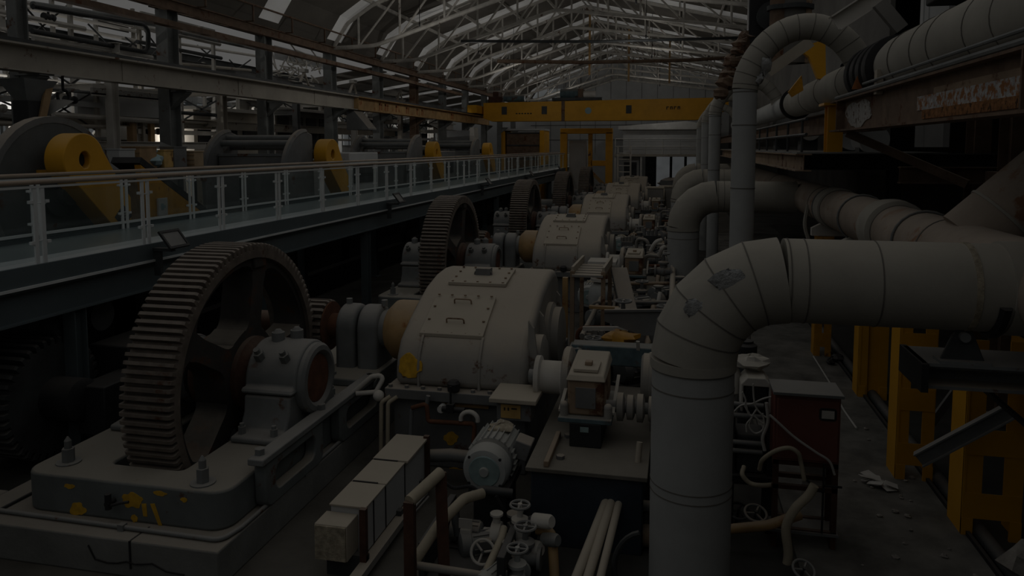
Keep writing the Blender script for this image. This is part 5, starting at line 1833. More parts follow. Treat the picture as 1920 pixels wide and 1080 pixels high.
# hydraulic motor unit between the big riser and the cabinet
t = thing('hydraulic_unit', 'dusty upright hydraulic unit with black motor between the big riser and the red cabinet', 'pump unit', (.9, 8.9, 0))
p = P(1416, 735, Y=8.9)
obj('motor_body', MB().bx(p.x - .13, p.x + .13, 8.8, 9.1, p.z - .25, p.z + .1), 'black_steel', t, .03)
obj('hood', MB().prism([(p.x - .17, p.z - .2), (p.x - .17, p.z + .12), (p.x - .1, p.z + .2), (p.x + .1, p.z + .2), (p.x + .17, p.z + .12), (p.x + .17, p.z - .2), (p.x + .14, p.z - .2), (p.x + .14, p.z + .1), (p.x - .14, p.z + .1), (p.x - .14, p.z - .2)], 'y', 8.78, 9.15), 'off_white', t, .01)
obj('top_casting', MB().blob((p.x - .05, 9.1, p.z + .3), .17, 6, 1.3, 1, .5), 'off_white', t, smooth=0)
obj('side_flask', MB().lathe([(.03, 0), (.09, .04), (.1, .25), (.06, .34), (.03, .4)], (p.x - .24, 9.1, p.z - .12), (0, 0, 1), 14), 'off_white', t)
obj('frame', MB().bx(p.x - .3, p.x + .2, 8.75, 9.3, .6, .7).bx(p.x - .28, p.x - .22, 8.8, 9.25, 0, 1.55).bx(p.x + .14, p.x + .2, 8.8, 9.25, 0, 1.55), 'black_steel', t, smooth=0)
obj('tank', MB().bx(p.x - .2, p.x + .12, 8.85, 9.25, .7, 1.15), 'dark_steel', t, .02)
b = MB()
for z in (1.55, 1.42, 1.1, 1.0):
    b.cyl((p.x - .3, 8.75, z), (p.x + .08, 8.75, z), .028, 10)
obj('cross_pipe', b, 'steel_grey', t)
p = P(1398, 665, Y=10.5)
t = thing('capped_standpipe', 'black capped standpipe behind the hydraulic unit', 'pipe', (p.x, p.y, 0))
obj('cap', MB().lathe([(.14, 0), (.15, .03), (.15, .14), (.1, .17), (.1, .2)], tuple(p), (0, 0, 1), 20), 'black_steel', t)
obj('pipe', MB().cyl((p.x, p.y, 0), tuple(p), .09, 16), 'dark_steel', t)


def handwheel(c, r, ax, m_, label, group=None):
    t = thing('hand_wheel', label, 'hand wheel', tuple(c), group)
    c, a = V(c), V(ax).normalized()
    u = a.orthogonal().normalized()
    w_ = a.cross(u)
    obj('rim', MB().tube([c + (u * cos(2 * pi * k / 24) + w_ * sin(2 * pi * k / 24)) * r for k in range(24)], r * .13, 8, closed=True), m_, t)
    b = MB()
    for k in range(3):
        d = u * cos(2 * pi * k / 3 + .4) + w_ * sin(2 * pi * k / 3 + .4)
        b.bar(c, c + d * r, r * .16, r * .12)
    obj('spoke', b, m_, t, smooth=0)
    obj('stem', MB().cyl(c + a * r * .3, c - a * r * 1.8, r * .14, 10), 'dark_steel', t)
    return t


handwheel(P(1507, 1068, Y=7.9), .11, (.2, -.5, 1), 'steel_grey', 'grey hand wheel on the floor below the cabinet stand')
handwheel(P(1417, 962, Y=8.6), .12, (.1, -.4, 1), 'casing_grey', 'dusty grey hand wheel between the big riser and the cabinet stand')
handwheel(P(1385, 958, Y=8.9), .12, (.1, -.4, 1), 'dark_steel', 'dark hand wheel close beside the big riser')

# dark gear high up beside the arch
p = P(1428, 38, Y=19)
t = thing('hoist_block', 'black hoist block with a pulley hanging high beside the arch top', 'hoist', tuple(p))
obj('block', MB().bx(p.x - .3, p.x + .25, 18.9, 19.4, p.z - .55, p.z + .6), 'black_steel', t, .03)
obj('pulley', MB().lathe([(.12, 0), (.34, .03), (.28, .09), (.34, .15), (.12, .18)], (p.x + .2, 18.85, p.z + .05), (0, -1, 0), 24), 'dark_steel', t)
obj('hanger', MB().bx(p.x - .05, p.x + .05, 19.1, 19.2, p.z + .6, 10.4), 'dark_steel', t, smooth=0)
for i, (px, w_, m_) in enumerate(((1462, .22, 'brown_beam'), (1487, .3, 'clad_dark'), (1508, .16, 'tan_rust'))):
    p = P(px, 30, Y=18.2)
    o = thing('drop_duct', 'vertical duct high behind the arch top, %s counted from the hoist block' % ORD[i], 'duct', (p.x, 18.2, 6.6))
    obj('shell', MB().cyl((p.x, 18.2, 6.4), (p.x, 18.2, 10.3), w_, 20), m_, o)
    obj('flange', MB().cyl((p.x, 18.2, 7.6), (p.x, 18.2, 7.7), w_ * 1.3, 20), 'dark_steel', o)
# =================================================================== foreground pit
t = thing('cable_trough', 'long pale sheet metal trough box standing between the plinth and the pumps', 'trough', (-3.35, 7.6, 0))
tx0, tx1, tz0, tz1 = -3.56, -3.14, .2, .69
obj('body', MB().bx(tx0 + .01, tx1 - .01, 7.1, 9.0, tz0, tz1), 'clad', t, .006)
obj('lid', MB().bx(tx0, tx1, 7.08, 7.63, tz1, tz1 + .02), 'tan_lt', t, .004)
obj('lid', MB().bx(tx0, tx1, 7.65, 8.24, tz1, tz1 + .02), 'tan_lt', t, .004)
obj('lid', MB().bx(tx0, tx1 + .03, 8.26, 9.05, tz1, tz1 + .03), 'tan_lt', t, .004)
obj('step_box', MB().bx(tx0 - .04, tx1 - .1, 6.82, 7.1, .24, .62), 'tan_lt', t, .006)
obj('end_mesh', MB().bx(tx0 - .03, tx1 - .11, 6.8, 6.82, .25, .61), 'fibre', t, smooth=0)
b = MB()
for y in (7.3, 7.64, 8.25):
    b.bx(tx1 - .012, tx1 - .004, y - .012, y + .012, tz0, tz1)
b.bx(tx0 + .02, tx1 - .1, 7.63, 7.65, tz1 + .018, tz1 + .03).bx(tx0 + .02, tx1 - .1, 8.24, 8.26, tz1 + .018, tz1 + .03)
obj('seam', b, 'black_steel', t, smooth=0)
for y in (6.98, 9.0):
    obj('angle_leg', MB().bx(tx1 - .02, tx1 + .05, y - .03, y + .03, 0, .75), 'rust_dk', t, smooth=0)
obj('skid', MB().bx(tx1 - .02, tx1 + .1, 6.5, 8.9, .1, .18), 'tan', t, smooth=0)
b = MB()
for y in (7.0, 8.0, 8.8):
    b.bx(tx0 + .02, tx1 + .05, y - .04, y + .04, 0, .24)
obj('foot', b, 'dark_steel', t, smooth=0)

# tubular guard frame
t = thing('guard_frame', 'brown tubular guard frame with slanting top rail in front of the pumps', 'guard rail', (-2.1, 6.6, 0))
a, c = P(768, 940, Y=6.5), P(826, 886, Y=6.95)
obj('top_rail', MB().tube([a, c], .06, 14), 'hose_cream', t)
obj('post', MB().bar(a, (a.x, a.y, 0), .1, .08), 'rust_dk', t, smooth=0)
obj('post', MB().bar(c, (c.x + .12, c.y - .25, 0), .11, .07), 'rust_dk', t, smooth=0)
m0, m1, m2 = P(772, 1060, Y=6.6), P(822, 985, Y=6.95), P(870, 935, Y=7.4)
obj('mid_rail', MB().tube(bend([m0, m1, m2, P(905, 925, Y=7.6)], .2, 4), .055, 14), 'hose_cream', t)
obj('low_rail', MB().tube([P(780, 1060, Y=6.6), P(910, 1080, Y=6.9)], .04, 14), 'tan', t)
obj('low_rail', MB().tube(bend([P(905, 1085, Y=6.9), P(940, 1010, Y=7.35), P(945, 990, Y=7.5)], .1, 4), .04, 14), 'hose_cream', t)
obj('link_rod', MB().tube([P(775, 955, Y=6.7), P(800, 925, Y=7.0)], .014, 8).tube([P(778, 960, Y=6.7), P(803, 932, Y=7.0)], .014, 8), 'steel_grey', t)


def elbow_pipe(pts, r, m_, label, R_=.12, nm='pipe'):
    return one(nm, MB().tube(bend(pts, R_, 5), r, 14), m_, label, 'pipe')


# three sloping pale pipes
A = [P(1183, 875, Y=8.55), P(1150, 930, Y=8.2), P(1184, 935, Y=8.2)]
elbow_pipe([P(1078, 1090, Y=7.1), P(1141, 930, Y=8.1)], .052, 'tan_lt', 'outermost of three pale pipes sloping beside the dark tank')
elbow_pipe([P(1100, 1090, Y=7.1), P(1166, 875, Y=8.5), P(1192, 870, Y=8.55)], .05, 'tan_lt', 'middle and longest of three pale pipes sloping beside the dark tank', .08)
elbow_pipe([P(1124, 1090, Y=7.1), P(1163, 932, Y=8.1), P(1176, 928, Y=8.15)], .042, 'tan_lt', 'innermost of three pale pipes sloping beside the dark tank', .07)
t = thing('stop_valve', 'dark stop valve with long pale upright spindle left of the big riser', 'valve', (-.45, 8.3, .4))
p = P(1192, 950, Y=8.3)
obj('spindle_tube', MB().cyl((p.x, p.y, p.z + .3), (p.x + .03, p.y + .1, p.z + .72), .035, 12), 'tan_lt', t)
obj('body', MB().lathe([(.05, .3), (.05, .05), (.12, .03), (.14, -.02), (.05, -.06), (.04, -.3)], tuple(p), (0, 0, 1), 18), 'black_steel', t)
obj('flange', MB().lathe([(.16, -.03), (.16, .03)], (p.x + .02, p.y, p.z - .38), (1, 0, .2), 20), 'dark_steel', t)
t = thing('flanged_pipe', 'dusty flanged pipe stub between the sloping pipes and the big riser', 'pipe', (-.4, 8.3, .3))
p = P(1175, 1000, Y=8.2)
obj('stub', MB().cyl((p.x - .1, p.y, p.z), (p.x + .55, p.y, p.z), .12, 20), 'tan_rust', t)
obj('flange', MB().cyl((p.x - .02, p.y, p.z), (p.x + .05, p.y, p.z), .2, 24), 'casing_grey', t)
p = P(1178, 945, Y=8.2)
obj('side_nozzle', MB().cyl((p.x - .08, p.y, p.z), (p.x + .5, p.y, p.z), .06, 16).cyl((p.x - .02, p.y, p.z), (p.x + .02, p.y, p.z), .1, 16), 'casing_grey', t)
one('curved_guard', MB().tube([V((-.25 + .3 * cos(a), 7.3, .25 + .4 * sin(a))) for a in [radians(100 + 110 * i / 9) for i in range(10)]], .03, 8), 'dark_steel', 'dark curved guard bar at the foot of the big riser', 'guard')


def small_pump(c, s, label, m1='off_white', m2='casing_grey', rz=0.0):
    """a horizontal pump: ribbed motor with fan cowl, terminal box, coupling and volute on a skid"""
    c = V(c)
    t = thing('pump', label, 'pump', tuple(c))

    def T(b):
        Mx = Matrix.Translation(c) @ Matrix.Rotation(rz, 4, 'Z') @ Matrix.Scale(s, 4)
        o = MB()
        o.add([(Mx @ V(v))[:] for v in b.v], b.f)
        return o
    b = MB().lathe([(.1, -.3), (.16, -.28), (.17, -.16), (.15, -.15), (.15, .18), (.12, .2)], (0, 0, .25), (1, 0, 0), 24)
    obj('motor', T(b), m1, t)
    b = MB()
    for k in range(12):
        a = 2 * pi * k / 12
        b.bar((-.13, .158 * cos(a), .25 + .158 * sin(a)), (.16, .158 * cos(a), .25 + .158 * sin(a)), .02, .012, up=(0, -sin(a), cos(a)))
    obj('cooling_fin', T(b), m1, t, smooth=0)
    obj('terminal_box', T(MB().box((0, -.17, .32), (.17, .1, .12))), m2, t, .01)
    obj('volute', T(MB().lathe([(.05, .22), (.08, .23), (.08, .34), (.19, .36), (.2, .42), (.18, .5), (.08, .52)], (0, 0, .25), (1, 0, 0), 24)), m2, t)
    obj('outlet', T(MB().cyl((.43, 0, .25), (.43, 0, .55), .06, 14).cyl((.43, 0, .55), (.43, 0, .58), .1, 14)), m2, t)
    obj('skid', T(MB().bx(-.3, .55, -.17, .17, 0, .06).bx(-.2, .15, -.1, .1, .06, .14)), 'dark_steel', t, .008)
    return t


def gate_valve(c, s, label, group=None, m1='casing_grey', ax='x'):
    c = V(c)
    t = thing('gate_valve', label, 'valve', tuple(c), group)

    def T(b):
        Mx = Matrix.Translation(c) @ (Matrix.Rotation(pi / 2, 4, 'Z') if ax == 'y' else Matrix.Identity(4)) @ Matrix.Scale(s, 4)
        o = MB()
        o.add([(Mx @ V(v))[:] for v in b.v], b.f)
        return o
    b = MB().lathe([(.14, -.2), (.14, -.16), (.08, -.15), (.1, -.05), (.12, 0), (.1, .05), (.08, .15), (.14, .16), (.14, .2)], (0, 0, 0), (1, 0, 0), 18)
    obj('body', T(b), m1, t)
    obj('bonnet', T(MB().lathe([(.08, .02), (.08, .16), (.12, .17), (.12, .21), (.04, .24), (.03, .42)], (0, 0, 0), (0, 0, 1), 16)), m1, t)
    obj('wheel', T(MB().tube([(.13 * cos(2 * pi * k / 18), .13 * sin(2 * pi * k / 18), .4) for k in range(18)], .018, 6, closed=True).bx(-.13, .13, -.012, .012, .39, .41).bx(-.012, .012, -.13, .13, .39, .41)), 'steel_grey', t)
    return t


small_pump((P(880, 1005, Y=7.6)) + V((0, 0, -.12)), .72, 'small dusty pump with pale name plate behind the guard frame', 'casing_grey', 'off_white')
obj('name_plate', MB().bx(*[v for pr in ((P(858, 980, Y=7.4).x, P(883, 980, Y=7.4).x), (7.44, 7.45), (P(870, 990, Y=7.45).z, P(870, 972, Y=7.45).z)) for v in pr]), 'off_white', [o for o in bpy.data.objects if o.get('label') == 'small dusty pump with pale name plate behind the guard frame'][0], smooth=0)
small_pump(V((-2.0, 7.55, .0)), .85, 'grey pump on the floor behind the guard frame', 'steel_grey', 'casing_grey', .5)
small_pump(V((-1.75, 7.0, .0)), .7, 'grey pump at the foot of the guard frame', 'motor_grey', 'casing_grey', 1.2)
handwheel(P(905, 1035, Y=7.2), .12, (.2, -.9, .5), 'off_white', 'pale curved hand wheel between the pumps')
gate_valve(P(975, 1000, Y=7.6), .8, 'dusty gate valve on the pump skid beside the orange elbow', None, 'off_white', 'y')
gate_valve(P(985, 1045, Y=7.4), .85, 'dusty gate valve in front of the orange elbow', None, 'steel_grey', 'x')
gate_valve(P(970, 1085, Y=7.1), .8, 'dusty gate valve low at the foot of the orange elbow', None, 'motor_grey', 'y')
elbow_pipe([P(1005, 992, Y=7.6), P(1035, 995, Y=7.6), P(1040, 1090, Y=7.4)], .055, 'orange_tan', 'orange tan pipe elbow beside the dark oil tank', .1)
for i, (px, py, r, L, m_) in enumerate(((1003, 975, .075, .2, 'off_white'), (980, 1025, .085, .22, 'off_white'), (1020, 1010, .07, .16, 'steel_grey'), (968, 1050, .06, .16, 'motor_grey'))):
    p = P(px, py, Y=7.55)
    o = thing('filter_bowl', 'dusty round filter bowl of the pump group, %s counted from the top' % ORD[i], 'filter', tuple(p))
    obj('bowl', MB().lathe([(r * .6, -.02), (r, 0), (r, L), (r * .8, L + .03)], tuple(p), (.8, -.4, .2), 18), m_, o)
    obj('hex_nut', MB().cyl(p, p - V((.06, -.03, .015)), r * .55, 6), 'dark_steel', o, smooth=0)
one('pump_skid', MB().bx(-2.5, -1.6, 6.9, 8.0, .0, .14).bx(-2.5, -2.42, 6.9, 8.0, .14, .5).bx(-1.68, -1.6, 6.9, 8.0, .14, .45), 'dark_steel', 'dark steel skid frame under the pump group', 'skid', bev=.01)
elbow_pipe([P(860, 1005, Y=7.5), P(850, 950, Y=7.6), P(905, 918, Y=7.9), P(960, 925, Y=8.0)], .05, 'dark_steel', 'dark bent pipe looping below the fan motor', .12)
for i, pts in enumerate(([(835, 905), (852, 915), (880, 912), (895, 920)], [(930, 930), (945, 960), (950, 1000), (965, 1030)], [(940, 985), (935, 1020), (945, 1050), (930, 1075)])):
    one('hose', MB().tube(spline([P(x, y, Y=7.7) for x, y in pts], 6), .02, 8), 'rubber', 'thin black hose among the pumps, %s from the fan motor' % ORD[i], 'hose')

# tall pale post and stair between the first and second gearbox
o = thing('steel_stair', 'dusty steel stair with pale stringer between the first and second gearbox', 'stair', (-2, 13, 0))
b0, b1 = P(1088, 540, Y=15.5), P(1062, 512, Y=14.5)
for x in (-1.95, -1.35):
    obj('stringer', MB().bar((x, 14.3, 2.1), (x + .02, 15.9, 2.1), .05, .16), 'tan_lt', o, smooth=0)
for k in range(5):
    obj('tread', MB().bx(-1.95, -1.35, 14.2 + .3 * k, 14.42 + .3 * k, 2.0, 2.04), 'tan', o, smooth=0)
for x in (-1.95, -1.35):
    for y in (14.3, 15.8):
        obj('leg', MB().bx(x - .04, x + .04, y - .04, y + .04, 0, 2.1), 'tan_rust', o, smooth=0)
p0 = P(1060, 520, Y=13.0)
one('tan_post', MB().bx(p0.x - .045, p0.x + .045, 12.95, 13.05, 0, p0.z), 'orange_tan', 'slim tan post beside the corner of the first gearbox', 'post', smooth=0)
# sloping cover and green tank
o = thing('sloping_cover', 'sloping dusty belt cover between the two gearboxes', 'cover', (-1.4, 15, 1))
a, c = P(1076, 535, Y=15.0), P(1100, 580, Y=14.2)
obj('cover', MB().bar((-1.15, 15.6, 1.95), (-.8, 14.2, 1.15), .34, .12), 'casing_grey', o, .02)
obj('side_skirt', MB().prism([(14.2, .2), (15.7, .2), (15.7, 1.85), (14.2, 1.1)], 'x', -1.2, -1.15), 'casing_grey', o, smooth=0)
one('work_bar', MB().bar(P(1093, 616, Y=13), P(1178, 616, Y=13), .06, .07), 'off_white', 'pale horizontal bar lying across the pit pipes', 'bar', smooth=0)
one('plank', MB().bar(P(1105, 575, Y=14), P(1160, 578, Y=14), .12, .05), 'orange_tan', 'brown plank across the pit pipes', 'plank', smooth=0)
one('tan_sheet', MB().box(tuple(P(1162, 585, Y=13.5)), (.2, .3, .02), rx=.3), 'tan_lt', 'small tan sheet lying at the end of the brown plank', 'sheet', smooth=0)
one('orange_cover', MB().blob((-.85, 11.75, 1.5), .26, 7, 1.2, .8, .4), 'yellow_worn', 'orange rounded cover behind the small tan reducer', 'cover')
o = thing('blue_frame', 'old blue steel frame behind the small tan reducer', 'frame', (-.9, 11.1, .9))
obj('beam', MB().bx(-1.5, -.2, 10.95, 11.25, 1.25, 1.55), 'blue_old', o, .02)
obj('upright', MB().bx(-1.55, -1.35, 10.9, 11.3, 0, 1.5).bx(-.3, -.1, 10.9, 11.3, 0, 1.5), 'blue_old', o, .02)
obj('flange_bolt', MB().cyl((-1.4, 10.95, 1.42), (-1.4, 10.85, 1.42), .09, 12).cyl((-.3, 10.95, 1.42), (-.3, 10.85, 1.42), .09, 12), 'blue_old', o)
for i, (a, c, r) in enumerate((((1196, 660), (1213, 655), .0), ((1222, 700), (1240, 655), .03), ((1214, 775), (1226, 700), .03), ((1196, 640), (1198, 690), .03))):
    if r:
        one('lever_bar', MB().bar(P(*a, Y=10.9), P(*c, Y=11.1), .05, .03), 'off_white', 'pale lever bar beside the small tan reducer, %s of the group' % ORD[i - 1], 'lever', smooth=0)
o = thing('grey_flat_plate', 'broad grey flat plate arm reaching behind the big riser', 'plate', (-.3, 12, 1.6))
obj('plate', MB().prism([(-1.1, 1.85), (.6, 1.95), (.6, 1.55), (-.5, 1.5), (-1.1, 1.7)], 'y', 11.9, 11.96), 'casing_grey', o, smooth=0)
obj('edge', MB().bar((-1.1, 11.9, 1.87), (.6, 11.9, 1.97), .06, .04), 'casing_grey', o, smooth=0)

# second station: white barrel on a dark stand and small reducer
o = thing('dome_filter', 'pale domed filter housing on brown legs beside the second gearbox', 'filter', (-1.1, 17, 0))
p = P(1130, 555, Y=17)
obj('dome', MB().lathe([(.25, -.25), (.32, -.2), (.34, .0), (.3, .2), (.2, .32), (.1, .36)], tuple(p), (0, 0, 1), 24), 'motor_grey', o)
obj('collar', MB().lathe([(.28, 0), (.28, .06)], (p.x, p.y, p.z + .36), (0, 0, 1), 20), 'off_white', o)
obj('neck', MB().cyl((p.x, p.y, p.z + .3), (p.x, p.y, p.z + .75), .16, 18), 'tan_rust', o)
obj('cap_plate', MB().bx(p.x - .32, p.x + .32, p.y - .3, p.y + .3, p.z + .75, p.z + .84), 'off_white', o, .01)
for dx in (-.22, .22):
    obj('leg', MB().bx(p.x + dx - .05, p.x + dx + .05, p.y - .06, p.y + .06, 0, p.z - .2), 'rust_dk', o, smooth=0)

# the crowd of valves, pumps and pipes along the pit
rd = random.Random(17)
slots = []
k = 0
for yy in [12.4, 13.3, 14.3, 15.4, 16.4, 17.4, 18.6, 19.8, 21.2, 22.8, 24.2, 25.8, 27.6, 29.4, 31.4, 33.4, 35.8, 38.4]:
    for xx in (-1.35, -.75, -.15):
        slots.append((xx + rd.uniform(-.15, .15), yy + rd.uniform(-.25, .25)))
val = None
pmp = None
for i, (x, y) in enumerate(slots):
    zt = rd.uniform(.7, 1.35) if y < 18 else rd.uniform(.9, 1.7)
    kind = i % 4
    if kind == 0:
        if val is None:
            val = gate_valve((x, y, zt), 1.1, 'dusty gate valve standing among the pit pipework between the gearboxes', 'gate valves in the pit', 'casing_grey')
            v0 = V((x, y, zt))
        else:
            dup(val, x - v0.x, y - v0.y, zt - v0.z)
    elif kind == 1:
        if pmp is None:
            pmp = small_pump((x, y, .55), 1.15, 'dusty motor pump on its skid among the pit pipework', 'steel_grey', 'casing_grey', .7)
            pmp['group'] = 'motor pumps in the pit'
            p0 = V((x, y, .55))
        else:
            dup(pmp, x - p0.x, y - p0.y, rd.uniform(0, .45))
    elif kind == 2:
        o = thing('pipe_loop', 'dusty bent pipe loop standing among the pit pipework', 'pipe', (x, y, 0), 'pipe loops in the pit')
        r = rd.uniform(.04, .075)
        w_ = rd.uniform(.3, .6)
        obj('pipe', MB().tube(bend([(x, y, 0), (x, y, zt), (x + w_, y + rd.uniform(-.3, .3), zt), (x + w_, y + .1, .2)], .15, 4), r, 10), rd.choice(('tan_rust', 'casing_grey', 'steel_grey', 'tan')), o)
        obj('flange', MB().cyl((x, y, zt * .55), (x, y, zt * .55 + .05), r * 1.9, 14), 'casing_grey', o)
    else:
        o = thing('valve_block', 'grey valve block with stacked solenoid cans on a dark box among the pit pipework', 'valve block', (x, y, 0), 'valve blocks in the pit')
        w_, d_ = rd.uniform(.4, .6), rd.uniform(.35, .6)
        obj('stand', MB().bx(x - w_ / 2, x + w_ / 2, y - d_ / 2, y + d_ / 2, 0, zt * .75), rd.choice(('navy', 'dark_steel', 'black_steel', 'tan_rust')), o, .02)
        obj('block', MB().bx(x - w_ * .4, x + w_ * .4, y - d_ * .35, y + d_ * .35, zt * .75, zt), rd.choice(('dark_steel', 'casing_grey', 'tan')), o, .015)
        b = MB()
        for j in range(4):
            xj = x - w_ * .35 + w_ * .7 * j / 3
            b.cyl((xj, y - d_ * .2, zt), (xj, y - d_ * .2, zt + rd.uniform(.1, .25)), .05, 10)
            b.cyl((xj, y + d_ * .2, zt), (xj, y + d_ * .2, zt + rd.uniform(.1, .2)), .04, 10)
        obj('solenoid_can', b, rd.choice(('casing_grey', 'tan')), o)
for i, (x, z, y0, y1, r, m_) in enumerate(((-1.62, 1.1, 13.2, 40, .05, 'tan'), (-.45, 1.0, 12.6, 42, .06, 'tan_rust'), (-1.0, .8, 12.6, 40, .05, 'steel_grey'), (-.05, 1.35, 13, 44, .07, 'tan'))):
    one('long_pipe', MB().tube([(x, y0, z), (x, y1, z)], r, 10), m_, 'long pipe running down the pit, %s counted from the gearboxes' % ORD[i], 'pipe')
for i, y in enumerate((13.6, 15.9, 18.2, 21.0, 24.8, 29.0, 34.0)):
    one('cross_pipe', MB().tube(bend([(-1.75, y, .4), (-1.75, y, 1.15), (.1, y + .2, 1.2)], .15, 4), .045, 10), ('rust', 'casing_grey', 'tan_rust')[i % 3], 'pipe crossing the pit, %s from the big riser' % ORD[i], 'pipe')
# white tipped levers near the second riser
for i, (a, c) in enumerate((((1220, 470), (1240, 450)), ((1236, 480), (1246, 463)), ((1230, 600), (1238, 548)))):
    p, q = P(*a, Y=16.5), P(*c, Y=16.5)
    one('hose_end', MB().tube(spline([p, (p + q) / 2 + V((0, -.1, .08)), q], 5), .045, 8), 'off_white', 'pale hose end sticking up by the second riser, %s of three' % ORD[i], 'hose')
# =================================================================== machines at the far end
t = thing('yellow_portal', 'yellow portal frame standing at the far end of the glass walkway', 'portal', (-6.6, 56, 0))
for x in (-8.35, -4.95):
    obj('post', MB().bx(x - .25, x + .25, 55.8, 56.3, 0, 5.6), 'yellow', t, .02)
obj('head_beam', MB().bx(-8.6, -4.7, 55.8, 56.3, 5.5, 5.9), 'yellow', t, .02)
obj('cross_beam', MB().bx(-6.3, -4.9, 55.9, 56.2, 3.1, 3.5), 'yellow', t, .02)
obj('inner_post', MB().bx(-6.5, -6.2, 55.9, 56.2, 0, 5.5), 'yellow_worn', t, .02)
obj('cabinet', MB().bx(-8.0, -6.7, 56.4, 57.2, 0, 5.0), 'clad', t, .02)
obj('brace', MB().bar((-6.6, 55.9, 3.0), (-5.0, 55.9, 1.4), .1, .25), 'orange_tan', t, smooth=0)
t = thing('press_housing', 'brown ribbed press housing between yellow side frames', 'press', (-11.2, 52, 0))
obj('body', MB().bx(-13.7, -10.95, 60, 62.2, 2.3, 5.72), 'brown_beam', t, .03)
b = MB()
for z in (3.5, 4.6, 5.6):
    b.bx(-13.7, -10.95, 59.95, 60, z, z + .1)
obj('rib', b, 'dark_steel', t, smooth=0)
for x in (-14.0, -10.72):
    obj('side_frame', MB().prism([(x - .25, 0), (x + .25, 0), (x + .18, 5.85), (x - .18, 5.85)], 'y', 59.8, 62.3), 'yellow', t, .02)
obj('stand', MB().bx(-13.7, -10.95, 60, 62.2, 0, 2.2), 'dark_steel', t, smooth=0)
obj('top_sheet', MB().bx(-14.3, -10.5, 59.8, 62.2, 5.85, 6.0), 'clad', t, smooth=0)
t = thing('shear_frame', 'pale inclined frame with a dark opening next to the brown press housing', 'frame', (-14.5, 48, 0))
for x in (-16.0, -13.2):
    obj('side_leg', MB().prism([(x - .3, 0), (x + .3, 0), (x + .15, 5.8), (x - .15, 5.8)], 'y', 47.6, 48.6), 'off_white', t, .02)
obj('head_beam', MB().bx(-16, -13.2, 47.7, 48.5, 4.9, 5.6), 'casing_grey', t, .02)
obj('dark_opening', MB().bx(-16, -13.2, 48.4, 48.5, 2.5, 4.9), 'black_steel', t, smooth=0)
t = thing('plate_chute', 'tilted pale plate chute on a dark stand beyond the fourth reel stand', 'chute', (-16, 44, 0))
obj('plate', MB().bar((-16.5, 43, 5.6), (-15.2, 42, 3.2), 2.0, .2), 'clad', t, smooth=0)
obj('arm', MB().bar((-16.9, 41.9, 5.1), (-14.9, 41.9, 5.9), .2, .35), 'blue_old', t, smooth=0)
obj('stand', MB().bx(-16.8, -15, 42.2, 43.6, 0, 3.2), 'dark_steel', t, .02)
t = thing('site_office', 'pale flat roofed cabin with railings under the far end of the crane', 'cabin', (-2, 66, 0))
obj('wall', MB().bx(-4.6, 2.6, 65.5, 69, 3.9, 6.0).bx(-4.6, -3.2, 65.5, 69, 0, 3.9), 'clad', t, smooth=0)
obj('roof', MB().prism([(-5.0, 6.0), (3.4, 6.0), (3.4, 6.2), (.8, 6.7), (-5.0, 6.3)], 'y', 65.2, 69.2), 'white_paint', t, smooth=0)
b = MB()
for z in (4.55, 5.2):
    b.tube([(-5.2, 64.9, z), (3, 64.9, z)], .05, 6)
for x in (-5.2, -4.0, -2.6, -1.2, .2, 1.6, 3):
    b.tube([(x, 64.9, 3.8), (x, 64.9, 5.2)], .045, 6)
obj('railing', b, 'white_paint', t)
obj('platform', MB().bx(-5.3, 3.1, 64.8, 65.5, 3.7, 3.9), 'girder_tan', t, smooth=0)
obj('window', MB().bx(-4.5, -3.4, 65.46, 65.5, 1.4, 3.2), 'dark_steel', t, smooth=0)
for x in (-5.2, -3.0, 3.0):
    obj('leg', MB().bx(x - .08, x + .08, 64.85, 65.0, 0, 3.7), 'white_paint', t, smooth=0)
t = thing('stack_rack', 'grey slatted rack beside the yellow portal post', 'rack', (-4, 60, 0))
for x in (-4.6, -3.6):
    obj('upright', MB().bx(x - .06, x + .06, 60, 60.12, 0, 4.6), 'off_white', t, smooth=0)
for k in range(8):
    obj('shelf', MB().bx(-4.6, -3.6, 60, 60.8, .5 + .5 * k, .56 + .5 * k), 'off_white', t, smooth=0)
one('far_drum', MB().cyl((-1.9, 47, 1.5), (-.7, 47, 1.5), .55, 24), 'tan_lt', 'pale round drum lying in front of the far glazed door', 'drum', bev=.03)
t = thing('far_table', 'dark bench with a covered machine before the far glazed door', 'bench', (-1.2, 52, 0))
obj('top', MB().bx(-1.7, .9, 51.5, 52.8, 1.55, 1.7), 'black_steel', t, smooth=0)
obj('machine', MB().blob((-.5, 52.1, 2.05), .45, 3, 1.5, 1, .8), 'casing_grey', t)
obj('leg', MB().bx(.5, .7, 51.6, 51.8, 0, 1.55).bx(-1.65, -1.45, 51.6, 51.8, 0, 1.55), 'black_steel', t, smooth=0)
for i, (x, y, h_) in enumerate(((-1.2, 44, 2.1), (-.6, 47.5, 2.0), (.3, 43, 1.9))):
    t = thing('far_cabinet', 'dusty tan equipment box at the far end of the pit, %s from the gearboxes' % ORD[i], 'box', (x, y, 0))
    obj('body', MB().bx(x - .45, x + .45, y, y + 1.0, 0, h_), 'tan', t, .03)
    obj('lid', MB().bx(x - .5, x + .5, y - .05, y + 1.05, h_, h_ + .08), 'tan_lt', t, .01)

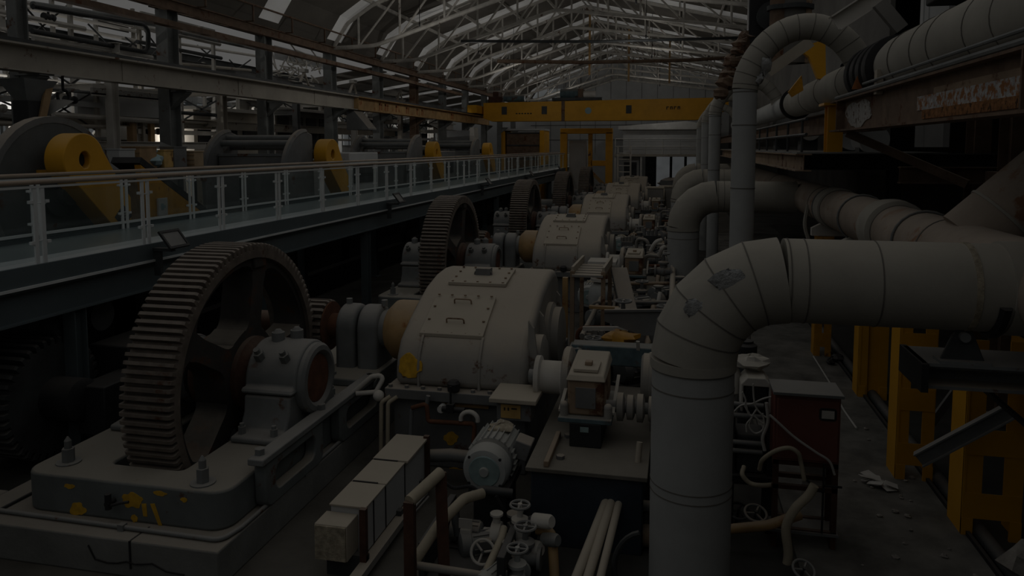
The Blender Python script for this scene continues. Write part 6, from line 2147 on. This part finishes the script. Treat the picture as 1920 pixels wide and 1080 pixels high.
# =================================================================== the clutter of the side aisle
def portal(y, z, x0, x1, label, m_='off_white', hb=.28):
    t = thing('pipe_portal', label, 'frame', ((x0 + x1) / 2, y, 0))
    for x in (x0, x1):
        obj('post', MB().ib((x, y, 0), (x, y, z), .26, .22, .02, up=(0, 1, 0)), m_, t, smooth=0)
    obj('beam', MB().ib((x0 - .3, y, z + hb / 2), (x1 + .3, y, z + hb / 2), hb, .2, .02), m_, t, smooth=0)
    obj('beam', MB().ib((x0, y, z - .9), (x1, y, z - .9), hb * .8, .18, .02), m_, t, smooth=0)
    b = MB()
    n = 4
    for i in range(n):
        xa, xb = x0 + (x1 - x0) * i / n, x0 + (x1 - x0) * (i + 1) / n
        b.bar((xa, y, z - .8), (xb, y, z - .05), .03, .05).bar((xb, y, z - .8), (xa, y, z - .05), .03, .05)
    obj('lattice', b, 'dark_steel', t, smooth=0)
    return t


for i, (y, z, x0, x1, m_) in enumerate(((17.5, 7.0, -20, -14.9, 'off_white'), (22.5, 6.2, -21, -14.9, 'girder_tan'), (27.5, 6.8, -21, -14.9, 'casing_grey'), (33, 6.4, -21, -14.9, 'off_white'), (39, 6.8, -21, -14.9, 'girder_tan'), (46, 6.4, -21, -14.9, 'off_white'))):
    portal(y, z, x0, x1, 'latticed portal frame across the side aisle behind the columns, %s from the near end' % ORD[i], m_)
# long beams of the aisle
for i, (x, z, y0, y1, h_, m_) in enumerate(((-15.6, 5.25, 12, 40, .3, 'girder_tan'), (-16.6, 7.35, 14, 60, .26, 'casing_grey'), (-15.2, 4.55, 13.8, 22, .22, 'off_white'), (-18.0, 5.7, 15, 60, .4, 'clad'), (-19.5, 8.1, 15, 60, .3, 'dark_steel'))):
    one('aisle_beam', MB().ib((x, y0, z), (x, y1, z), h_, .2, .02), m_, 'long beam of the side aisle behind the columns, %s counted from the walkway side' % ORD[i], 'beam', smooth=0)
# crusty panel, dark pipe loop, X braces in the near aisle
p, q = P(172, 160, X=-15), P(300, 188, X=-15)
t = thing('crusted_panel', 'crusted grey mesh panel hung under the tan girder near the first columns', 'panel', (-15, p.y, q.z))
obj('mesh', MB().bx(-15.05, -14.97, p.y, q.y, q.z, p.z - .05), 'peel_white', t, smooth=0)
obj('frame', MB().bar((-15, p.y, p.z), (-15, q.y, p.z), .06, .08).bar((-15, p.y, q.z), (-15, q.y, q.z), .06, .08), 'off_white', t, smooth=0)
p, q = P(70, 180, X=-15.4), P(300, 222, X=-15.4)
one('grey_sheet', MB().bx(-15.45, -15.35, p.y + 1.2, q.y, q.z, q.z + .55), 'clad', 'plain grey sheet panel below the crusted mesh panel', 'panel', smooth=0)
t = thing('tube_loop', 'dark tube frame with rounded corners hanging above the tan girder at the near end', 'frame', (-14.8, 13, 7.5))
pts = [P(62, 12, X=-14.8), P(278, 48, X=-14.8), P(278, 99, X=-14.8), P(60, 58, X=-14.8)]
obj('tube', MB().tube(bend(pts, .25, 5), .065, 10), 'dark_steel', t)
obj('upper_tube', MB().tube([P(62, 10, X=-14.9), P(300, 46, X=-14.9)], .1, 10), 'column_grey', t)
obj('lower_pipe', MB().tube([P(62, 72, X=-14.9), P(285, 108, X=-14.9)], .06, 10), 'off_white', t)
t = thing('cross_bracing', 'thin dark X bracing rods above the tan girder at the near end', 'bracing', tuple(P(165, 85, X=-16.8)))
for (a, c) in (((165, 45), (205, 85)), ((235, 70), (265, 95)), ((235, 92), (268, 68)), ((370, 85), (405, 115)), ((372, 115), (402, 88)), ((445, 130), (470, 112)), ((430, 112), (452, 135))):
    obj('rod', MB().bar(P(*a, X=-16.8), P(*c, X=-16.8), .03, .045), 'dark_steel', t, smooth=0)
for i, (a, c, r, m_, X) in enumerate((((0, 55), (300, 118), .05, 'off_white', -16), ((120, 20), (300, 62), .04, 'off_white', -15.4), ((335, 60), (480, 92), .06, 'casing_grey', -15), ((340, 120), (470, 132), .05, 'girder_tan', -16), ((335, 82), (480, 105), .05, 'off_white', -16.4),
                                      ((100, 215), (300, 228), .07, 'off_white', -15.2), ((0, 213), (95, 225), .1, 'clad', -15.5))):
    one('aisle_pipe', MB().tube([P(*a, X=X), P(*c, X=X)], r, 8), m_, 'thin pipe crossing the near side aisle above the walkway, %s of the set' % ORD[i], 'pipe')
# hopper, lamp shade and hooks below the girder
p = P(52, 150, X=-13.72)
t = thing('hopper', 'grey hopper shaped bracket box under the tan girder at the first column', 'hopper', tuple(p))
obj('shell', MB().add([(p.x - .35, p.y - .45, p.z), (p.x + .35, p.y - .45, p.z), (p.x + .35, p.y + .45, p.z), (p.x - .35, p.y + .45, p.z), (p.x - .15, p.y - .2, p.z - .45), (p.x + .15, p.y - .2, p.z - .45), (p.x + .15, p.y + .2, p.z - .45), (p.x - .15, p.y + .2, p.z - .45)],
    [(0, 1, 2, 3), (7, 6, 5, 4), (0, 4, 5, 1), (1, 5, 6, 2), (2, 6, 7, 3), (3, 7, 4, 0)]), 'steel_grey', t, smooth=0)
obj('stem', MB().bx(p.x - .2, p.x + .2, p.y - .22, p.y + .22, 0, p.z - .45), 'black_steel', t, smooth=0)
obj('strap', MB().bar((p.x + .25, p.y + .3, p.z - .1), (p.x + .2, p.y - .1, p.z - 1.5), .06, .16), 'wood', t, smooth=0)
p = P(90, 190, X=-13.8)
t = thing('lamp_shade', 'grey tilted lamp shade on an arm below the tan girder', 'lamp', tuple(p))
obj('shade', MB().lathe([(.08, 0), (.3, .12), (.42, .22), (.44, .24)], tuple(p), (.3, .4, -.8), 20), 'steel_grey', t)
obj('arm', MB().tube(spline([p, p + V((0, .4, .25)), p + V((0, .9, .3))], 5), .04, 8), 'steel_grey', t)
p = P(118, 168, X=-13.66)
t = thing('crane_hook', 'black hook hanging under the tan girder beside the lamp shade', 'hook', tuple(p))
obj('rod', MB().tube([(p.x, p.y, 6.1), p], .03, 8), 'black_steel', t)
obj('hook', MB().tube([p + V((0, .16 * sin(a), -.16 + .16 * cos(a))) for a in [radians(300 * i / 12) for i in range(13)]], .035, 8), 'black_steel', t)
# brown cylinders and sheds behind
p = P(20, 235, X=-15)
one('rust_drum', MB().cyl((-16.5, 11.9, 5.2), (-15, 11.9, 5.2), .55, 26), 'rust_dk', 'rust brown drum end at the near edge of the side aisle', 'drum', bev=.03)
p, q = P(168, 228, X=-16), P(246, 262, X=-16)
t = thing('white_hood', 'pale slanted hood panel with dark edge behind the first yellow arm', 'hood', (-16, p.y, q.z))
obj('panel', MB().prism([(p.y, q.z), (q.y, q.z), (q.y, p.z), (p.y + .5, p.z)], 'x', -16.1, -16), 'clad', t, smooth=0)
obj('edge', MB().bar((-15.98, p.y, q.z), (-15.98, p.y + .5, p.z), .05, .08), 'off_white', t, smooth=0)
obj('stand', MB().bx(-16.3, -16.05, p.y, q.y, 0, q.z), 'clad_dark', t, smooth=0)
for i, (px, w_, m_, X) in enumerate(((248, .16, 'wood', -15.5), (268, .25, 'off_white', -15.6), (282, .18, 'orange_tan', -15.5))):
    a = P(px, 270, X=X)
    one('aisle_post', MB().bx(X - .1, X + .1, a.y - w_ / 2, a.y + w_ / 2, 0, 5.2), m_, 'upright post behind the crate table, %s of three' % ORD[i], 'post', smooth=0)
# dark block building with window bars beyond the columns
def shed(px0, px1, py0, py1, X, m_, label, win=None, wm='black_steel'):
    p, q = P(px0, py0, X=X), P(px1, py1, X=X)
    t = thing('aisle_shed', label, 'cabin', (X, p.y, 0))
    obj('wall', MB().bx(X - 2.2, X, p.y, q.y, 0, p.z), m_, t, smooth=0)
    obj('roof', MB().bx(X - 2.4, X + .2, p.y - .1, q.y + .1, p.z, p.z + .12), 'off_white', t, smooth=0)
    if win:
        n, za, zb = win
        L = (q.y - p.y)
        for i in range(n):
            f = obj('window', MB().bx(X, X + .05, p.y + L * (i + .15) / n, p.y + L * (i + .85) / n, p.z - za, p.z - zb), wm, t, smooth=0)
    return t


shed(362, 486, 205, 260, -16.2, 'girder_tan', 'tan clad cabin with dark window band between the second and third columns', (3, 1.2, .5))
shed(515, 618, 205, 262, -16.0, 'clad_dark', 'dark cabin with tall black openings behind the second reel stand', (4, 1.6, .25))
shed(640, 700, 220, 268, -16.6, 'clad', 'pale cabin with barred windows right behind the third yellow arm', (5, 1.4, .3), 'daylit_pane')
shed(728, 782, 232, 268, -17.6, 'clad', 'pale cabin with blue daylit windows further along the aisle', (3, 1.2, .25), 'daylit_blue')
shed(785, 850, 228, 268, -18.6, 'off_white', 'whitish tall cabin near the far end of the aisle', (2, 1.8, .6))
# tangled roof wreckage seen under the aisle roof
t = thing('tangled_pipes', 'tangle of thin pale pipes under the aisle roof beyond the second column', 'pipework', (-17, 26, 7))
rd = random.Random(9)
b = MB()
for k in range(26):
    p = P(rd.uniform(515, 610), rd.uniform(112, 150), X=-17)
    b.tube(spline([p, p + V((rd.uniform(-.5, .5), rd.uniform(-1.2, 1.2), rd.uniform(-.5, .5))), p + V((rd.uniform(-.8, .8), rd.uniform(-1.8, 1.8), rd.uniform(-.7, .7)))], 4), .035, 5)
obj('pipe', b, 'off_white', t)
p0, p1 = P(515, 85, X=-17.5), P(612, 108, X=-17.5)
one('sky_panel', MB().bx(-17.55, -17.5, p0.y, p1.y, P(515, 110, X=-17.5).z, p0.z), 'clad', 'pale blue grey sheet under the aisle roof beyond the second column', 'sheet', smooth=0)
# tripod stands on the girder line
for i, (px, py, X) in enumerate(((570, 135, -15.2), (662, 155, -15.2), (750, 172, -15.2))):
    p = P(px, py, X=X)
    o = thing('tripod_frame', 'pale tripod frame standing on the aisle steel behind the girder, %s from the near end' % ORD[i], 'frame', tuple(p))
    for (dx, dy) in ((0, -.75), (0, .75), (-.5, 0)):
        obj('leg', MB().bar(p, p + V((dx, dy, -1.0)), .07, .07), 'girder_tan', o, smooth=0)
    obj('head', MB().box(p + V((0, 0, .05)), (.25, .35, .15)), 'off_white', o, .01)
    obj('rail', MB().bar(p + V((0, -.9, -1.0)), p + V((0, .9, -1.0)), .1, .1), 'girder_tan', o, smooth=0)
# pipe racks that fill the near side aisle above and below the girder
def rack(x, y0, y1, z0, z1, seed, label, m1='off_white', m2='dark_steel'):
    t = thing('pipe_rack', label, 'pipe rack', (x, y0, z0))
    rd = random.Random(seed)
    n = max(2, int((y1 - y0) / 1.6))
    ys = [y0 + (y1 - y0) * i / n for i in range(n + 1)]
    for y in ys:
        obj('upright', MB().bx(x - .05, x + .05, y - .05, y + .05, 0, z1), rd.choice((m1, m1, 'girder_tan')), t, smooth=0)
    for k in range(int((z1 - z0) / .42) + 1):
        z = z0 + .42 * k + rd.uniform(-.08, .08)
        if rd.random() < .75:
            r = rd.uniform(.03, .075)
            obj('pipe', MB().tube([(x + .12, y0 - rd.uniform(0, .6), z), (x + .12, y1 + rd.uniform(0, .6), z)], r, 8), rd.choice((m1, m1, m2, 'girder_tan', 'steel_grey')), t)
        else:
            obj('flat_bar', MB().bx(x + .05, x + .1, y0, y1, z, z + .14), rd.choice((m1, 'clad')), t, smooth=0)
    for a, c in zip(ys, ys[1:]):
        q = rd.random()
        if q < .55:
            za = z0 + rd.uniform(0, .5) * (z1 - z0)
            zb = min(z1, za + (c - a) * .8)
            obj('cross_rod', MB().bar((x - .06, a, za), (x - .06, c, zb), .03, .04), m2, t, smooth=0)
            obj('cross_rod', MB().bar((x - .06, c, za), (x - .06, a, zb), .03, .04), m2, t, smooth=0)
        elif q < .85:
            za, zb = sorted((rd.uniform(z0, z1), rd.uniform(z0, z1)))
            if zb - za > .2:
                obj('panel', MB().bx(x - .12, x - .09, a + .1, c - .1, za, zb), rd.choice(('clad', 'off_white', 'girder_tan', 'clad_dark')), t, smooth=0)
        if rd.random() < .6:
            z = rd.uniform(z0, z1 - .2)
            y = (a + c) / 2
            obj('valve', MB().lathe([(.1, 0), (.1, .05), (.05, .07), (.09, .16), (.05, .25), (.1, .27), (.1, .32)], (x + .14, y - .16, z), (0, 1, 0), 12).cyl((x + .14, y, z), (x + .14, y, z + .25), .03, 8).cyl((x + .14, y, z + .25), (x + .14, y, z + .28), .12, 12), rd.choice((m2, m1, 'dark_steel')), t)
    return t


for i, (x, y0, y1, z0, z1) in enumerate(((-16.2, 12.4, 17.6, 6.9, 8.7), (-18.2, 14, 22.5, 6.4, 9.2), (-15.5, 19.4, 23.0, 6.7, 8.4), (-17.0, 24.6, 31, 5.6, 7.6), (-15.3, 13.2, 17.4, 4.7, 6.0), (-15.6, 19.2, 23.0, 4.4, 6.0), (-16.4, 29, 36, 4.8, 6.6), (-16.0, 37, 47, 4.6, 6.6))):
    rack(x, y0, y1, z0, z1, 40 + i, 'pale rack of pipes and valves in the side aisle, %s from the near end' % ORD[i])
